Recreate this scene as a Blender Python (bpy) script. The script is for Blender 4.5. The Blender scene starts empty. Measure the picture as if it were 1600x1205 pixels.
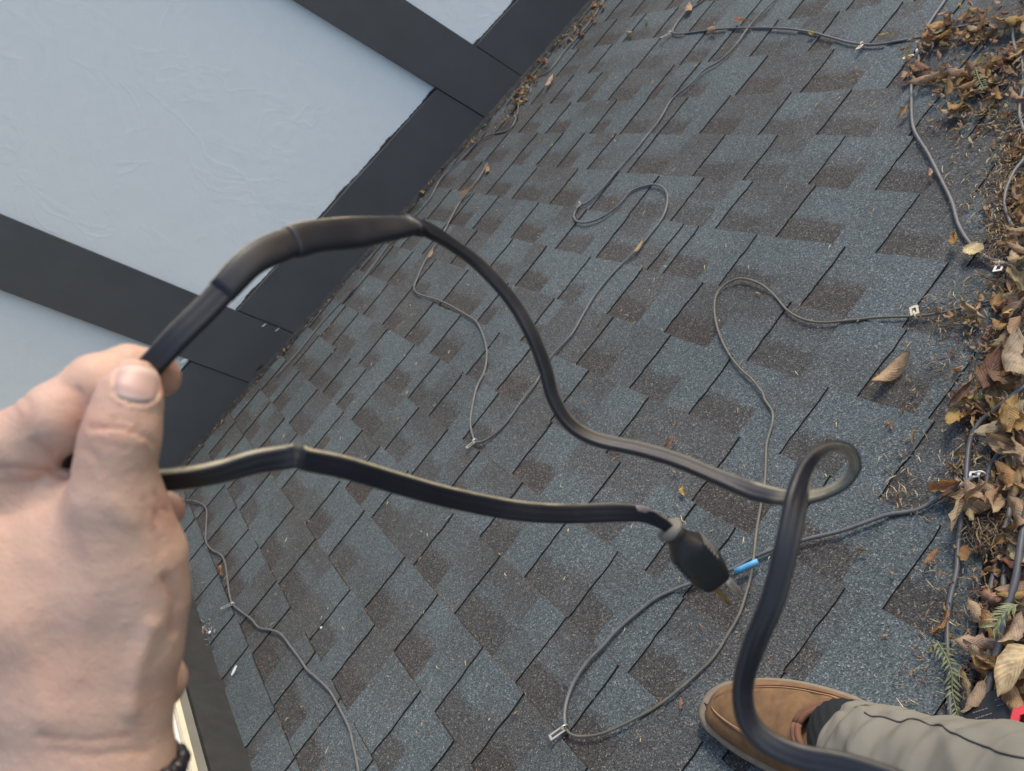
import bpy, bmesh, math, random
import numpy as np
from mathutils import Vector, Matrix
random.seed(7); np.random.seed(7)
# ------------------------------------------------------------------ camera / frames
FPX, CX, CY = 1427.252, 800.0, 602.5          # focal length in photograph pixels
RM = np.array([[-0.6388975559, -0.4508354530, 0.6233436512],
               [0.7597430059, -0.2425009593, 0.6033107406],
               [-0.1208374377, 0.8590347368, 0.4974523524]])   # roof axes (u,v,n) -> camera axes
H, U0, WALLX, PITCH, EXPO = 1.094929, -1.520798, 3.380, 0.307741, 0.143
cp, sp = math.cos(PITCH), math.sin(PITCH)
def rw(a, b, c):            # roof frame (a along eave towards wall, b up the slope from course 0, c above the roof) -> world
    b = b + U0
    return (a, b*cp - c*sp, b*sp + c*cp)
def rdir(a, b, c): return Vector((a, b*cp - c*sp, b*sp + c*cp))
def _dir(px, py):
    r = RM.T @ np.array([(px-CX)/FPX, (py-CY)/FPX, 1.0])
    return r[1], r[0], -r[2]          # a, b, c components for unit depth
def cam2w(X):               # camera metric (right, down, forward) -> world
    r = RM.T @ np.asarray(X, float)
    return rw(r[1], r[0]-U0, H - r[2])
def ab(px, py, c=0.0):      # where the sight of a spot in the photograph lands on the roof, at height c
    a, b, n = _dir(px, py); t = (c - H)/n
    return a*t, b*t - U0
def on(px, py, c=0.0):
    a, b = ab(px, py, c); return Vector(rw(a, b, c))
def deep(px, py, d): return Vector(cam2w(((px-CX)/FPX*d, (py-CY)/FPX*d, d)))

scene = bpy.context.scene
cam_d = bpy.data.cameras.new('camera'); cam = bpy.data.objects.new('camera', cam_d); scene.collection.objects.link(cam)
cam_d.sensor_width = 36; cam_d.lens = FPX/1600*36; cam_d.clip_start = 0.02; cam_d.clip_end = 300
O = Vector(cam2w((0, 0, 0)))
xr = Vector(cam2w((1, 0, 0)))-O; yu = Vector(cam2w((0, -1, 0)))-O; zb = Vector(cam2w((0, 0, -1)))-O
M = Matrix((xr, yu, zb)).transposed().to_4x4(); M.translation = O
cam.matrix_world = M
cam_d.dof.use_dof = True; cam_d.dof.focus_distance = 1.1; cam_d.dof.aperture_fstop = 15.0
scene.camera = cam
# ------------------------------------------------------------------ light
SUN_EL, SUN_AZ = math.radians(30), None
sun_dir = Vector((-0.05, -0.95, 0)).normalized()*math.cos(SUN_EL) + Vector((0, 0, math.sin(SUN_EL)))
w = bpy.data.worlds.new('World'); scene.world = w; w.use_nodes = True
nt = w.node_tree; bg = nt.nodes['Background']
sky = nt.nodes.new('ShaderNodeTexSky'); sky.sky_type = 'NISHITA'; sky.sun_disc = False
sky.sun_elevation = SUN_EL; sky.sun_rotation = math.atan2(sun_dir.x, sun_dir.y)
sky.air_density = 1.0; sky.dust_density = 1.2; sky.ozone_density = 1.0
nt.links.new(sky.outputs[0], bg.inputs[0]); bg.inputs[1].default_value = 0.13
sl = bpy.data.lights.new('sun', 'SUN'); sl.energy = 1.1; sl.angle = math.radians(12); sl.color = (1.0, 0.82, 0.62)
so = bpy.data.objects.new('sun', sl); scene.collection.objects.link(so)
so.rotation_euler = (-sun_dir).to_track_quat('-Z', 'Y').to_euler()
scene.view_settings.view_transform = 'Standard'; scene.view_settings.look = 'None'
scene.view_settings.exposure = 1.07; scene.view_settings.gamma = 1.0; scene.view_settings.use_curve_mapping = False

# ------------------------------------------------------------------ helpers
COL = scene.collection
def link(o, parent=None):
    COL.objects.link(o)
    if parent is not None: o.parent = parent
    return o
def mesh_obj(name, verts, faces, mat=None, parent=None, smooth=False, **props):
    me = bpy.data.meshes.new(name); me.from_pydata([tuple(v) for v in verts], [], [tuple(f) for f in faces]); me.update()
    if mat is not None: me.materials.append(mat)
    if smooth: me.polygons.foreach_set('use_smooth', [True]*len(me.polygons))
    o = bpy.data.objects.new(name, me); link(o, parent)
    for k, v in props.items(): o[k] = v
    return o
def empty(name, loc=(0, 0, 0), **props):
    o = bpy.data.objects.new(name, None); o.location = loc; o.empty_display_size = .05; link(o)
    for k, v in props.items(): o[k] = v
    return o
def keep(o, parent):        # parent without moving (parents here are unrotated empties)
    o.parent = parent; o.matrix_parent_inverse = Matrix.Translation(parent.location).inverted()
    return o
def mat(name):
    m = bpy.data.materials.new(name); m.use_nodes = True
    return m, m.node_tree, m.node_tree.nodes['Principled BSDF']
def N(nt, t, **kw):
    n = nt.nodes.new(t)
    for k, v in kw.items():
        if k.startswith('i_'): n.inputs[int(k[2:])].default_value = v
        else: setattr(n, k, v)
    return n
def noise(nt, scale, detail=3, rough=.5, vec=None, dist=0):
    n = N(nt, 'ShaderNodeTexNoise'); n.inputs['Scale'].default_value = scale; n.inputs['Detail'].default_value = detail
    n.inputs['Roughness'].default_value = rough; n.inputs['Distortion'].default_value = dist
    if vec is not None: nt.links.new(vec, n.inputs['Vector'])
    return n.outputs['Fac']
def ramp(nt, fac, stops, interp='LINEAR'):
    r = N(nt, 'ShaderNodeValToRGB'); r.color_ramp.interpolation = interp
    e = r.color_ramp.elements
    while len(e) < len(stops): e.new(.5)
    for i, (p, c) in enumerate(stops):
        e[i].position = p; e[i].color = (*c, 1) if len(c) == 3 else c
    nt.links.new(fac, r.inputs[0]); return r.outputs[0]
def mix(nt, fac, a, b, mode='MIX'):
    n = N(nt, 'ShaderNodeMix', data_type='RGBA', blend_type=mode)
    for sock, v in ((n.inputs[0], fac), (n.inputs[6], a), (n.inputs[7], b)):
        if isinstance(v, bpy.types.NodeSocket): nt.links.new(v, sock)
        elif isinstance(v, (int, float)): sock.default_value = v
        else: sock.default_value = (*v, 1)
    return n.outputs[2]
def math_(nt, op, a, b=0.0, c=0.0, clamp=False):
    n = N(nt, 'ShaderNodeMath', operation=op); n.use_clamp = clamp
    for s, v in zip(n.inputs, (a, b, c)):
        if isinstance(v, bpy.types.NodeSocket): nt.links.new(v, s)
        else: s.default_value = v
    return n.outputs[0]
def bump(nt, b, h, strength=.3, dist=.002):
    n = N(nt, 'ShaderNodeBump'); n.inputs['Strength'].default_value = strength; n.inputs['Distance'].default_value = dist
    nt.links.new(h, n.inputs['Height']); nt.links.new(n.outputs[0], b.inputs['Normal']); return n
def simple(name, col, rough=.6, metal=0.0, var=0.0, scale=30, spec=.5, bumps=None):
    m, t, b = mat(name)
    b.inputs['Roughness'].default_value = rough; b.inputs['Metallic'].default_value = metal
    b.inputs['Specular IOR Level'].default_value = spec
    g = N(t, 'ShaderNodeNewGeometry').outputs['Position']
    n = noise(t, scale, 4, .6, g)
    c = ramp(t, n, [(.25, tuple(x*(1-var) for x in col)), (.75, tuple(min(1, x*(1+var)) for x in col))])
    t.links.new(c, b.inputs['Base Color'])
    if bumps: bump(t, b, noise(t, bumps[0], 4, .6, g), bumps[1], bumps[2])
    return m

# ------------------------------------------------------------------ materials
def shingle_mat():
    m, t, b = mat('asphalt_shingle')
    g = N(t, 'ShaderNodeNewGeometry').outputs['Position']
    uv = N(t, 'ShaderNodeUVMap', uv_map='UVMap').outputs[0]
    sep = N(t, 'ShaderNodeSeparateXYZ'); t.links.new(uv, sep.inputs[0]); v = sep.outputs[1]
    at = N(t, 'ShaderNodeAttribute', attribute_name='tone'); sc = N(t, 'ShaderNodeSeparateColor'); t.links.new(at.outputs[0], sc.inputs[0])
    band, brown, lo = sc.outputs[0], sc.outputs[1], sc.outputs[2]
    edge = noise(t, 260, 2, .6, g)
    e1 = math_(t, 'MULTIPLY', math_(t, 'SUBTRACT', math_(t, 'MULTIPLY_ADD', noise(t, 30, 3, .6, g), .8, math_(t, 'MULTIPLY', edge, .6)), .7), .42)
    vv = math_(t, 'ADD', v, e1)
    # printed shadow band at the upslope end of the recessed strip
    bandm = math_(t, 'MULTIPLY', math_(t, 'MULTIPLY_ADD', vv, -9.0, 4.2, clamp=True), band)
    # colour blend: upper part `brown`, lower part `lo`
    sw = math_(t, 'MULTIPLY_ADD', vv, 3.0, -1.15, clamp=True)
    bl = math_(t, 'ADD', math_(t, 'MULTIPLY', brown, math_(t, 'SUBTRACT', 1.0, sw)), math_(t, 'MULTIPLY', lo, sw))
    patch = noise(t, 9, 3, .6, g)
    bl = math_(t, 'ADD', bl, math_(t, 'MULTIPLY', math_(t, 'SUBTRACT', patch, .5), .7), clamp=True)
    vor = N(t, 'ShaderNodeTexVoronoi'); vor.inputs['Scale'].default_value = 520; t.links.new(g, vor.inputs['Vector'])
    vc = N(t, 'ShaderNodeSeparateColor'); t.links.new(vor.outputs['Color'], vc.inputs[0]); gr = vc.outputs[0]
    blue = ramp(t, gr, [(0, (.034, .043, .047)), (.28, (.064, .082, .091)), (.62, (.089, .113, .125)), (.90, (.122, .150, .162)), (1, (.25, .28, .29))])
    brn = ramp(t, gr, [(0, (.028, .030, .031)), (.32, (.054, .058, .061)), (.7, (.081, .087, .090)), (.93, (.115, .120, .120)), (1, (.23, .235, .225))])
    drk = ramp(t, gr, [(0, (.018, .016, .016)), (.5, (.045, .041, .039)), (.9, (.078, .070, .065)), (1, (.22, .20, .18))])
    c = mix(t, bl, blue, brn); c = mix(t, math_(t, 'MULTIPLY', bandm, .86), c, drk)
    big = noise(t, 2.2, 3, .6, g)
    c = mix(t, 1.0, c, ramp(t, big, [(.3, (.82, .82, .82)), (.7, (1.12, 1.12, 1.12))]), 'MULTIPLY')
    # rusty dust gathered along the butt lines
    dn = noise(t, 90, 4, .7, g)
    dust = math_(t, 'MULTIPLY', math_(t, 'MULTIPLY_ADD', v, -22.0, 1.4, clamp=True), math_(t, 'MULTIPLY_ADD', dn, 6.0, -3.0, clamp=True))
    c = mix(t, math_(t, 'MULTIPLY', dust, .4), c, (.13, .085, .055))
    side = N(t, 'ShaderNodeAttribute', attribute_name='side').outputs['Fac']
    c = mix(t, side, c, (.017, .017, .018))
    t.links.new(c, b.inputs['Base Color']); b.inputs['Roughness'].default_value = .82; b.inputs['Specular IOR Level'].default_value = .35
    hh = math_(t, 'ADD', vor.outputs['Distance'], math_(t, 'MULTIPLY', noise(t, 40, 3, .6, g), .6))
    bump(t, b, hh, .55, .0016)
    return m
M_SH = shingle_mat()

def stucco_mat():
    m, t, b = mat('white_stucco')
    g = N(t, 'ShaderNodeNewGeometry').outputs['Position']
    n1 = noise(t, 3.0, 5, .6, g); n2 = noise(t, 11, 6, .65, g, 1.5); n3 = noise(t, 60, 4, .6, g)
    c = ramp(t, n2, [(.3, (.755, .80, .82)), (.6, (.785, .83, .845))])
    sc = ramp(t, noise(t, 18, 8, .75, g, 3.5), [(.0, (1, 1, 1)), (.70, (1, 1, 1)), (.76, (.86, .86, .86)), (.8, (.97, .97, .97))])
    c = mix(t, 1.0, c, sc, 'MULTIPLY')
    t.links.new(c, b.inputs['Base Color']); b.inputs['Roughness'].default_value = .62
    mus = N(t, 'ShaderNodeTexNoise'); mus.inputs['Scale'].default_value = 5; mus.inputs['Detail'].default_value = 6
    mus.inputs['Distortion'].default_value = 1.2; t.links.new(g, mus.inputs['Vector'])
    rid = ramp(t, mus.outputs['Fac'], [(.40, (0, 0, 0)), (.47, (.8, .8, .8)), (.5, (.2, .2, .2)), (.62, (.25, .25, .25)), (.66, (.7, .7, .7)), (.68, (.3, .3, .3))])
    h = math_(t, 'ADD', math_(t, 'MULTIPLY', rid, .35), math_(t, 'ADD', math_(t, 'MULTIPLY', n1, 1.0), math_(t, 'MULTIPLY', n3, .18)))
    bump(t, b, h, .20, .007)
    return m
M_ST = stucco_mat()
M_TM = simple('charcoal_timber_paint', (.074, .077, .084), .36, 0, .12, 6, .5, (14, .25, .003))
M_GAP = simple('black_mastic', (.03, .031, .033), .7, 0, .3, 60, .4, (80, .6, .004))
M_FLASH = simple('grimy_edge_flashing', (.034, .034, .034), .6, .2, .5, 45, .5, (60, .5, .004))
M_GREY = simple('olive_grey_siding', (.17, .17, .15), .6, 0, .12, 12)
M_CREAM = simple('cream_trim_paint', (.66, .60, .46), .5, 0, .10, 18)
M_WHT = simple('pale_trim_paint', (.66, .70, .72), .45, 0, .06, 18)
M_CAB = simple('grey_heating_cable_jacket', (.125, .128, .135), .5, 0, .22, 60)
M_CABD = simple('dark_heating_cable_jacket', (.070, .075, .088), .5, 0, .22, 60)
M_CABT = simple('weathered_tan_cable_jacket', (.125, .118, .10), .6, 0, .25, 60)
M_METAL = simple('galvanised_clip', (.62, .60, .54), .38, .75, .2, 80)
M_PLW = simple('white_clip', (.70, .70, .68), .45, 0, .1, 80)
M_BLUE = simple('blue_tape', (.10, .36, .62), .5, 0, .12, 90)
M_TROUGH = simple('dark_valley_metal', (.030, .030, .031), .55, .3, .4, 30, .5, (50, .4, .003))

def leaf_mat(attr=False):
    m, t, b = mat('dry_leaf')
    oi = N(t, 'ShaderNodeObjectInfo'); at = N(t, 'ShaderNodeUVMap', uv_map='UVMap')
    sep = N(t, 'ShaderNodeSeparateXYZ'); t.links.new(at.outputs[0], sep.inputs[0]); u, v = sep.outputs[0], sep.outputs[1]
    base = N(t, 'ShaderNodeMix', data_type='RGBA')
    col = oi.outputs['Color']
    if attr: col = N(t, 'ShaderNodeAttribute', attribute_name='tone').outputs[0]
    g = N(t, 'ShaderNodeNewGeometry').outputs['Position']
    n = noise(t, 70, 4, .6, g)
    c = mix(t, 1.0, col, ramp(t, n, [(.3, (.62, .56, .50)), (.5, (1, 1, 1)), (.75, (1.25, 1.2, 1.1))]), 'MULTIPLY')
    # veins: stripes slanting off the midrib
    au = math_(t, 'ABSOLUTE', u)
    s = math_(t, 'SINE', math_(t, 'MULTIPLY', math_(t, 'SUBTRACT', v, math_(t, 'MULTIPLY', au, .35)), 62.0))
    sv = math_(t, 'MULTIPLY_ADD', s, .5, .5)
    mid = math_(t, 'MULTIPLY_ADD', au, -22.0, 1.0, clamp=True)
    c = mix(t, math_(t, 'MULTIPLY', mid, .5), c, (.50, .38, .22))
    c = mix(t, math_(t, 'MULTIPLY', math_(t, 'POWER', sv, 6.0), .22), c, (.16, .10, .06))
    edge = math_(t, 'MULTIPLY_ADD', au, 5.0, -3.6, clamp=True)
    c = mix(t, math_(t, 'MULTIPLY', edge, .35), c, (.20, .10, .04))
    t.links.new(c, b.inputs['Base Color']); b.inputs['Roughness'].default_value = .6
    b.inputs['Specular IOR Level'].default_value = .35
    bump(t, b, sv, .5, .0008)
    tr = N(t, 'ShaderNodeBsdfTranslucent'); t.links.new(c, tr.inputs[0])
    mx = N(t, 'ShaderNodeMixShader'); mx.inputs[0].default_value = .28
    out = [x for x in t.nodes if x.type == 'OUTPUT_MATERIAL'][0]
    t.links.new(b.outputs[0], mx.inputs[1]); t.links.new(tr.outputs[0], mx.inputs[2]); t.links.new(mx.outputs[0], out.inputs[0])
    t.nodes.remove(base)
    return m
M_LEAF = leaf_mat(); M_LEAFBITS = leaf_mat(True)
def debris_mat():
    m, t, b = mat('needles_and_crumbs')
    at = N(t, 'ShaderNodeAttribute', attribute_name='tone')
    t.links.new(at.outputs[0], b.inputs['Base Color']); b.inputs['Roughness'].default_value = .7
    return m
M_DEB = debris_mat()
M_GREEN = simple('green_needles', (.15, .175, .085), .55, 0, .35, 120)

# ------------------------------------------------------------------ roof slope and its shingles
VD = np.array([-.5522, 1.0]); VD /= np.linalg.norm(VD)     # valley direction in (a,b), running up the roof
VN = np.array([VD[1], -VD[0]])                                            # towards the shingled slope (+a)
V0 = np.array([0.9431, 0.685])
def vdist(a, b): return (np.array([a, b])-V0) @ VN
def va(b): return V0[0] + VD[0]/VD[1]*(b-V0[1])
TOPB = 2.255
# roof deck under the shingles
bs = (-1.4, TOPB+.0)
deck = [rw(va(bs[0]), bs[0], -.006), rw(WALLX, bs[0], -.006), rw(WALLX, bs[1], -.006), rw(va(bs[1]), bs[1], -.006)]
under = [Vector(p)-Vector((0, 0, .15)) for p in deck]
roof = mesh_obj('roof', deck+[tuple(p) for p in under], [(0, 1, 2, 3), (7, 6, 5, 4), (0, 4, 5, 1), (1, 5, 6, 2), (2, 6, 7, 3), (3, 7, 4, 0)], M_GAP, kind='structure')

Z4 = lambda ox, oy, L: [(ox+a/4, oy+b/4, ox+c/4, oy+d/4) for a, b, c, d in L]
starts = []
starts += Z4(800, 0, [(480,455,550,430),(765,437,920,420),(1040,412,1200,400),(745,100,790,97),(875,242,930,240),(510,295,640,280),(685,270,850,250),
 (240,645,340,640),(405,640,480,635),(590,635,740,632),(835,625,890,620),(985,622,1160,618),(1380,613,1600,610),(40,830,140,830),(210,832,320,835),
 (480,840,560,838),(660,850,800,850),(900,850,1040,858),(1150,858,1350,862),(0,1020,70,1022),(150,1033,420,1055),(465,1060,520,1065),(710,1090,910,1110),(1105,1125,1310,1140)])
starts += Z4(1150, 0, [(65,375,260,360),(430,345,560,330),(315,130,500,110),(665,90,860,70),(845,262,1000,255),(0,590,300,585),(385,597,700,590),(930,560,1300,550),
 (120,865,350,865),(485,862,830,858),(1070,855,1350,850),(1190,300,1300,290),(1400,430,1600,420)])
starts += Z4(1150, 250, [(445,162,700,180),(860,195,1180,210),(1480,220,1700,230),(240,490,600,530),(870,580,1220,615),(400,912,700,970),(1040,1040,1330,1100)])
starts += Z4(800, 250, [(0,240,140,250),(230,282,370,300),(470,320,640,330),(715,358,860,385),(975,398,1180,430),(1260,437,1500,480),(0,485,150,520),(260,565,430,600),
 (515,618,680,650),(830,700,900,715),(930,722,1150,755),(1280,795,1560,860),(10,795,150,850),(280,870,380,910),(575,980,770,1030),(935,1090,1220,1170)])
starts += Z4(850, 450, [(1265,455,1600,560),(190,485,370,560),(520,640,740,720),(905,785,1210,915),(1465,1040,1600,1100),(35,830,230,890),(465,935,540,970),(390,1030,680,1170)])
starts += Z4(1150, 500, [(755,480,1180,560),(265,840,620,980),(935,1050,1200,1130)])
starts += Z4(550, 500, [(40,275,130,300),(200,390,310,470),(325,120,430,165),(485,210,610,270),(710,345,790,375),(905,435,1040,510),(1245,630,1450,700),(5,620,130,740),
 (205,810,300,885),(480,600,600,680),(690,745,830,800),(1000,960,1180,1090),(380,955,500,1010),(640,1025,700,1090)])
starts += Z4(850, 700, [(920,335,1300,540),(210,430,420,600),(630,770,690,810),(870,930,1140,1160),(150,1060,330,1180)])
starts += Z4(550, 750, [(110,245,220,360),(375,540,510,690),(635,840,880,1110),(795,355,940,480),(1075,610,1240,740),(1350,870,1540,1020),(60,820,160,970),(245,1090,380,1260)])
starts += Z4(250, 750, [(205,270,240,360),(300,385,330,440),(495,190,550,295),(625,425,700,550),(745,70,830,190),(750,640,860,800),(895,290,970,400),(1040,490,1140,620),
 (1265,820,1370,980),(1150,60,1250,160),(1315,245,1430,360),(935,1000,1030,1110),(165,530,190,580)])
starts += Z4(250, 905, [(200,160,215,200),(320,400,340,440),(565,480,640,660),(375,640,400,700),(705,795,800,1020),(530,1055,570,1150),(1070,630,1180,810),(1265,200,1370,340),(1450,480,1560,620),(1320,1100,1430,1220)])
starts += Z4(550, 905, [(500,845,640,1050),(120,1100,180,1200),(1015,650,1260,890)])
starts += Z4(850, 905, [(525,585,740,790),(1500,580,1600,640),(1110,1120,1250,1220)])
starts += Z4(1150, 750, [(915,805,1300,960),(300,1190,420,1250)])
starts += Z4(500, 250, [(1040,212,1150,230),(1200,238,1350,260),(1430,280,1580,290),(680,355,790,375),(950,430,1090,450),(1185,490,1340,520),(640,585,690,600),(815,645,900,680),
 (1215,790,1370,850),(415,770,480,790),(600,770,690,800),(765,885,985,990),(985,1000,1050,1025),(1245,1140,1310,1165),(260,975,300,990),(375,1045,460,1075),(525,1115,620,1165),(150,890,240,940)])
starts += Z4(250, 500, [(1080,150,1180,200),(830,290,900,330),(925,385,1010,440),(1245,270,1320,300),(1195,625,1330,730),(1400,385,1500,470),(800,650,900,720),(695,530,750,580),
 (1410,810,1500,880),(960,800,1010,820),(290,850,320,890),(440,650,500,740),(585,845,640,900),(1525,115,1600,150)])
rows = {k: [] for k in range(-8, 17)}
for x0, y0, x1, y1 in starts:
    a0, b0 = ab(x0, y0, .003); a1, b1 = ab(x1, y1, .003); k = int(round(b0/EXPO))
    if k in rows and abs(b0/EXPO-k) < .45: rows[k].append((a0, max(.035, min(a0-a1, .24))))
for k in rows:
    L = sorted(rows[k], reverse=True); out = []
    for a0, wd in L:
        if not out or out[-1][0]-a0 > .035: out.append((a0, wd))
    # fill the gaps nobody measured
    full = []
    hi = WALLX + .12; lo = va(k*EXPO) - .25
    def fill(a_from, a_to):
        r = []; gap = a_from - a_to
        if gap < .30: return r
        n = max(1, round(gap/.19)); st = gap/n
        for i in range(1, n):
            a = a_from - i*st + random.uniform(-.03, .03); r.append((a, random.uniform(.35, .65)*st))
        return r
    prev = hi; full.append((hi, .1))
    for a0, wd in out:
        full += fill(prev, a0); full.append((a0, wd)); prev = a0
    full += fill(prev, lo); full.append((lo, .05))
    rows[k] = full
def clip_poly(poly, inside, inter):
    out = []
    for i in range(len(poly)):
        p, q = poly[i-1], poly[i]
        if inside(q):
            if not inside(p): out.append(inter(p, q))
            out.append(q)
        elif inside(p): out.append(inter(p, q))
    return out
def lerp_clip(f):
    def inter(p, q):
        fp, fq = f(p), f(q); t = fp/(fp-fq); return tuple(p[i]+(q[i]-p[i])*t for i in range(len(p)))
    return (lambda p: f(p) >= 0), inter
clips = [lerp_clip(lambda p: (p[0]-V0[0])*VN[0]+(p[1]-V0[1])*VN[1]), lerp_clip(lambda p: WALLX-.004-p[0]), lerp_clip(lambda p: TOPB-p[1])]
def slab(poly, cfun, thick, tone, V, F, UV, TN, SD, k):
    for ins, inter in clips:
        if poly: poly = clip_poly(poly, ins, inter)
    if len(poly) < 3: return
    n = len(poly); base = len(V)
    cs = [cfun(p) for p in poly]
    for p, c in zip(poly, cs): V.append(rw(p[0], p[1], c)); 
    F.append(tuple(range(base, base+n))); 
    UV.append([(p[0], (k*EXPO-p[1])/EXPO) for p in poly]); TN.append(tone); SD.append(0)
    for p, c in zip(poly, cs): V.append(rw(p[0], p[1], c-thick))
    for i in range(n):
        j = (i+1) % n
        F.append((base+i, base+n+i, base+n+j, base+j)); UV.append([(0, .5)]*4); TN.append(tone); SD.append(1)
LAY = .0036
def unit(k, a0, wr, a1, r):
    V, F, UV, TN, SD = [], [], [], [], []
    bt, bb = k*EXPO, (k-1)*EXPO
    sk = r.uniform(-.003, .003); jb = r.uniform(-.0015, .0015)
    top = bt + .012
    cf = lambda p: LAY*((bt-p[1])/EXPO) 
    aw = a0-wr
    br = r.random(); lo = r.random()
    q = lambda x: 0.0 if x < .50 else (1.0 if x > .70 else .5)
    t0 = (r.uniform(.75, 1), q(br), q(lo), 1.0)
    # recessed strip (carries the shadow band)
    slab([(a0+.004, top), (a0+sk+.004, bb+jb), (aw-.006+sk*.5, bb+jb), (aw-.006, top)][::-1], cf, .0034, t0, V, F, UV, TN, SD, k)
    # proud tab, slightly dog-eared
    br2 = q(r.random()); lo2 = q(r.random()); lift = r.uniform(0, .0012)
    n = 7; e1, e2 = [], []
    for i in range(n+1):
        b_ = top + (bb-top)*i/n
        e1.append((aw+sk*.5*i/n + r.uniform(-.0016, .0016)*(0 < i < n), b_))
        e2.append((a1+.0005+sk*i/n + r.uniform(-.0016, .0016)*(0 < i < n), b_))
    e1[-1] = (e1[-1][0]-r.uniform(0, .003), bb+jb); e2[-1] = (e2[-1][0]+r.uniform(0, .003), bb+jb)
    T = .0034
    cf2 = lambda p: cf(p)+T+lift*((bt-p[1])/EXPO)
    slab(e1+e2[::-1], cf2, T+.003+lift, (0.0, br2, lo2, 1.0), V, F, UV, TN, SD, k)
    return V, F, UV, TN, SD
def build_unit(name, D, parent):
    V, F, UV, TN, SD = D
    me = bpy.data.meshes.new(name); me.from_pydata(V, [], F); me.update(); me.materials.append(M_SH)
    me.uv_layers.new(name='UVMap'); me.color_attributes.new('tone', 'FLOAT_COLOR', 'CORNER'); me.attributes.new('side', 'FLOAT', 'FACE')
    me.uv_layers['UVMap'].data.foreach_set('uv', [x for f in UV for p in f for x in p])
    me.attributes['tone'].data.foreach_set('color', [x for f, t in zip(UV, TN) for _ in f for x in t])
    me.attributes['side'].data.foreach_set('value', [float(x) for x in SD])
    o = bpy.data.objects.new(name, me); link(o, parent); return o
rest = ([], [], [], [], [])
nsh = 0
for k in range(-8, 17):
    R_ = rows[k]; r = random.Random(100+k)
    for (a0, wr), (a1, _) in zip(R_, R_[1:]):
        wr = min(wr, (a0-a1)*.8)
        D = unit(k, a0, wr, a1, r)
        if not D[0]: continue
        if k >= 0 and nsh < 300 and a0 < 3.8:
            build_unit('shingle', D, roof); nsh += 1
        else:
            off = len(rest[0]); rest[0].extend(D[0]); rest[1].extend([tuple(i+off for i in f) for f in D[1]])
            for j in (2, 3, 4): rest[j].extend(D[j])
if rest[0]:
    o = build_unit('outlying_shingles', rest, roof); o['kind'] = 'stuff'
print('shingles', nsh)

# ------------------------------------------------------------------ valley trough and the slope across it
def vp(s, dd, c):      # s along the valley (up), dd away from our slope
    p = V0 + VD*s - VN*dd; return rw(p[0], p[1], c)
s0, s1 = -2.2, 2.0
mesh_obj('valley_trough', [vp(s0, -.03, -.022), vp(s0, .05, -.036), vp(s0, .13, -.022), vp(s1, -.03, -.022), vp(s1, .05, -.036), vp(s1, .13, -.022)],
         [(0, 1, 4, 3), (1, 2, 5, 4)], M_TROUGH, kind='structure')
opp = mesh_obj('opposite_roof', [vp(s0, .12, -.012), vp(s1, .12, -.012), vp(s1, 2.2, .55), vp(s0, 2.2, .55), vp(s0, .12, -.05), vp(s1, .12, -.05), vp(s1, 2.2, .4), vp(s0, 2.2, .4)],
         [(0, 1, 2, 3), (7, 6, 5, 4), (0, 4, 5, 1), (1, 5, 6, 2), (2, 6, 7, 3), (3, 7, 4, 0)], simple('weathered_roof_granules', (.07, .08, .09), .85, 0, .5, 500, .4, (500, .5, .002)), kind='structure')

# ------------------------------------------------------------------ timbered side wall
def box(v0, v1):
    x0, y0, z0 = v0; x1, y1, z1 = v1
    return [(x0,y0,z0),(x1,y0,z0),(x1,y1,z0),(x0,y1,z0),(x0,y0,z1),(x1,y0,z1),(x1,y1,z1),(x0,y1,z1)], [(0,3,2,1),(4,5,6,7),(0,1,5,4),(1,2,6,5),(2,3,7,6),(3,0,4,7)]
HWY = (TOPB+U0)*cp        # y of the head wall
zr = lambda y: y*math.tan(PITCH)
wall = empty('timbered_wall', (WALLX, 0, 0), label='white stucco side wall with charcoal timber boards beside the shingled roof', category='wall')
y_lo = -3.2
V = [(WALLX, y_lo, zr(y_lo)-.5), (WALLX, HWY+.2, zr(HWY)-.5), (WALLX, HWY+.2, 3.2), (WALLX, y_lo, 3.2)]
V += [(x+.25, y, z) for x, y, z in V]
keep(mesh_obj('stucco_panel', V, [(0, 1, 2, 3), (7, 6, 5, 4), (0, 4, 5, 1), (1, 5, 6, 2), (2, 6, 7, 3), (3, 7, 4, 0)], M_ST), wall)
def board(name, quad, t, m=M_TM, jit=0.0):   # quad of (y,z) corners on the wall face, t proud; bevelled, edges a little wavy
    n = 14; pts = []
    for i in range(4):
        p, q = quad[i], quad[(i+1) % 4]
        L = math.dist(p, q); nn = max(1, int(L/.12)) if jit else 1
        for j in range(nn):
            f = j/nn; jy = random.uniform(-jit, jit) if j else 0
            dx, dy = (q[0]-p[0])/L, (q[1]-p[1])/L
            pts.append((p[0]+(q[0]-p[0])*f - dy*jy, p[1]+(q[1]-p[1])*f + dx*jy))
    cy_ = sum(p[0] for p in pts)/len(pts); cz_ = sum(p[1] for p in pts)/len(pts)
    nV = len(pts); x0 = WALLX+.002; x1 = WALLX-t; bv = .003
    def ins(p, d):
        dy, dz = cy_-p[0], cz_-p[1]; L = math.hypot(dy, dz); return (p[0]+dy/L*d, p[1]+dz/L*d)
    V = [(x0, *p) for p in pts]+[(x1+bv, *p) for p in pts]+[(x1, *ins(p, bv)) for p in pts]
    F = [(i, (i+1) % nV, nV+(i+1) % nV, nV+i) for i in range(nV)]+[(nV+i, nV+(i+1) % nV, 2*nV+(i+1) % nV, 2*nV+i) for i in range(nV)]+[tuple(range(2*nV, 3*nV))]
    F = [f[::-1] for f in F]
    o = mesh_obj(name, V, F, m); keep(o, wall); return o
tim = [(-1.319, -1.109), (-.040, .188)]
tim += [(-2.60, -2.39)]
G = .0025
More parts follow.
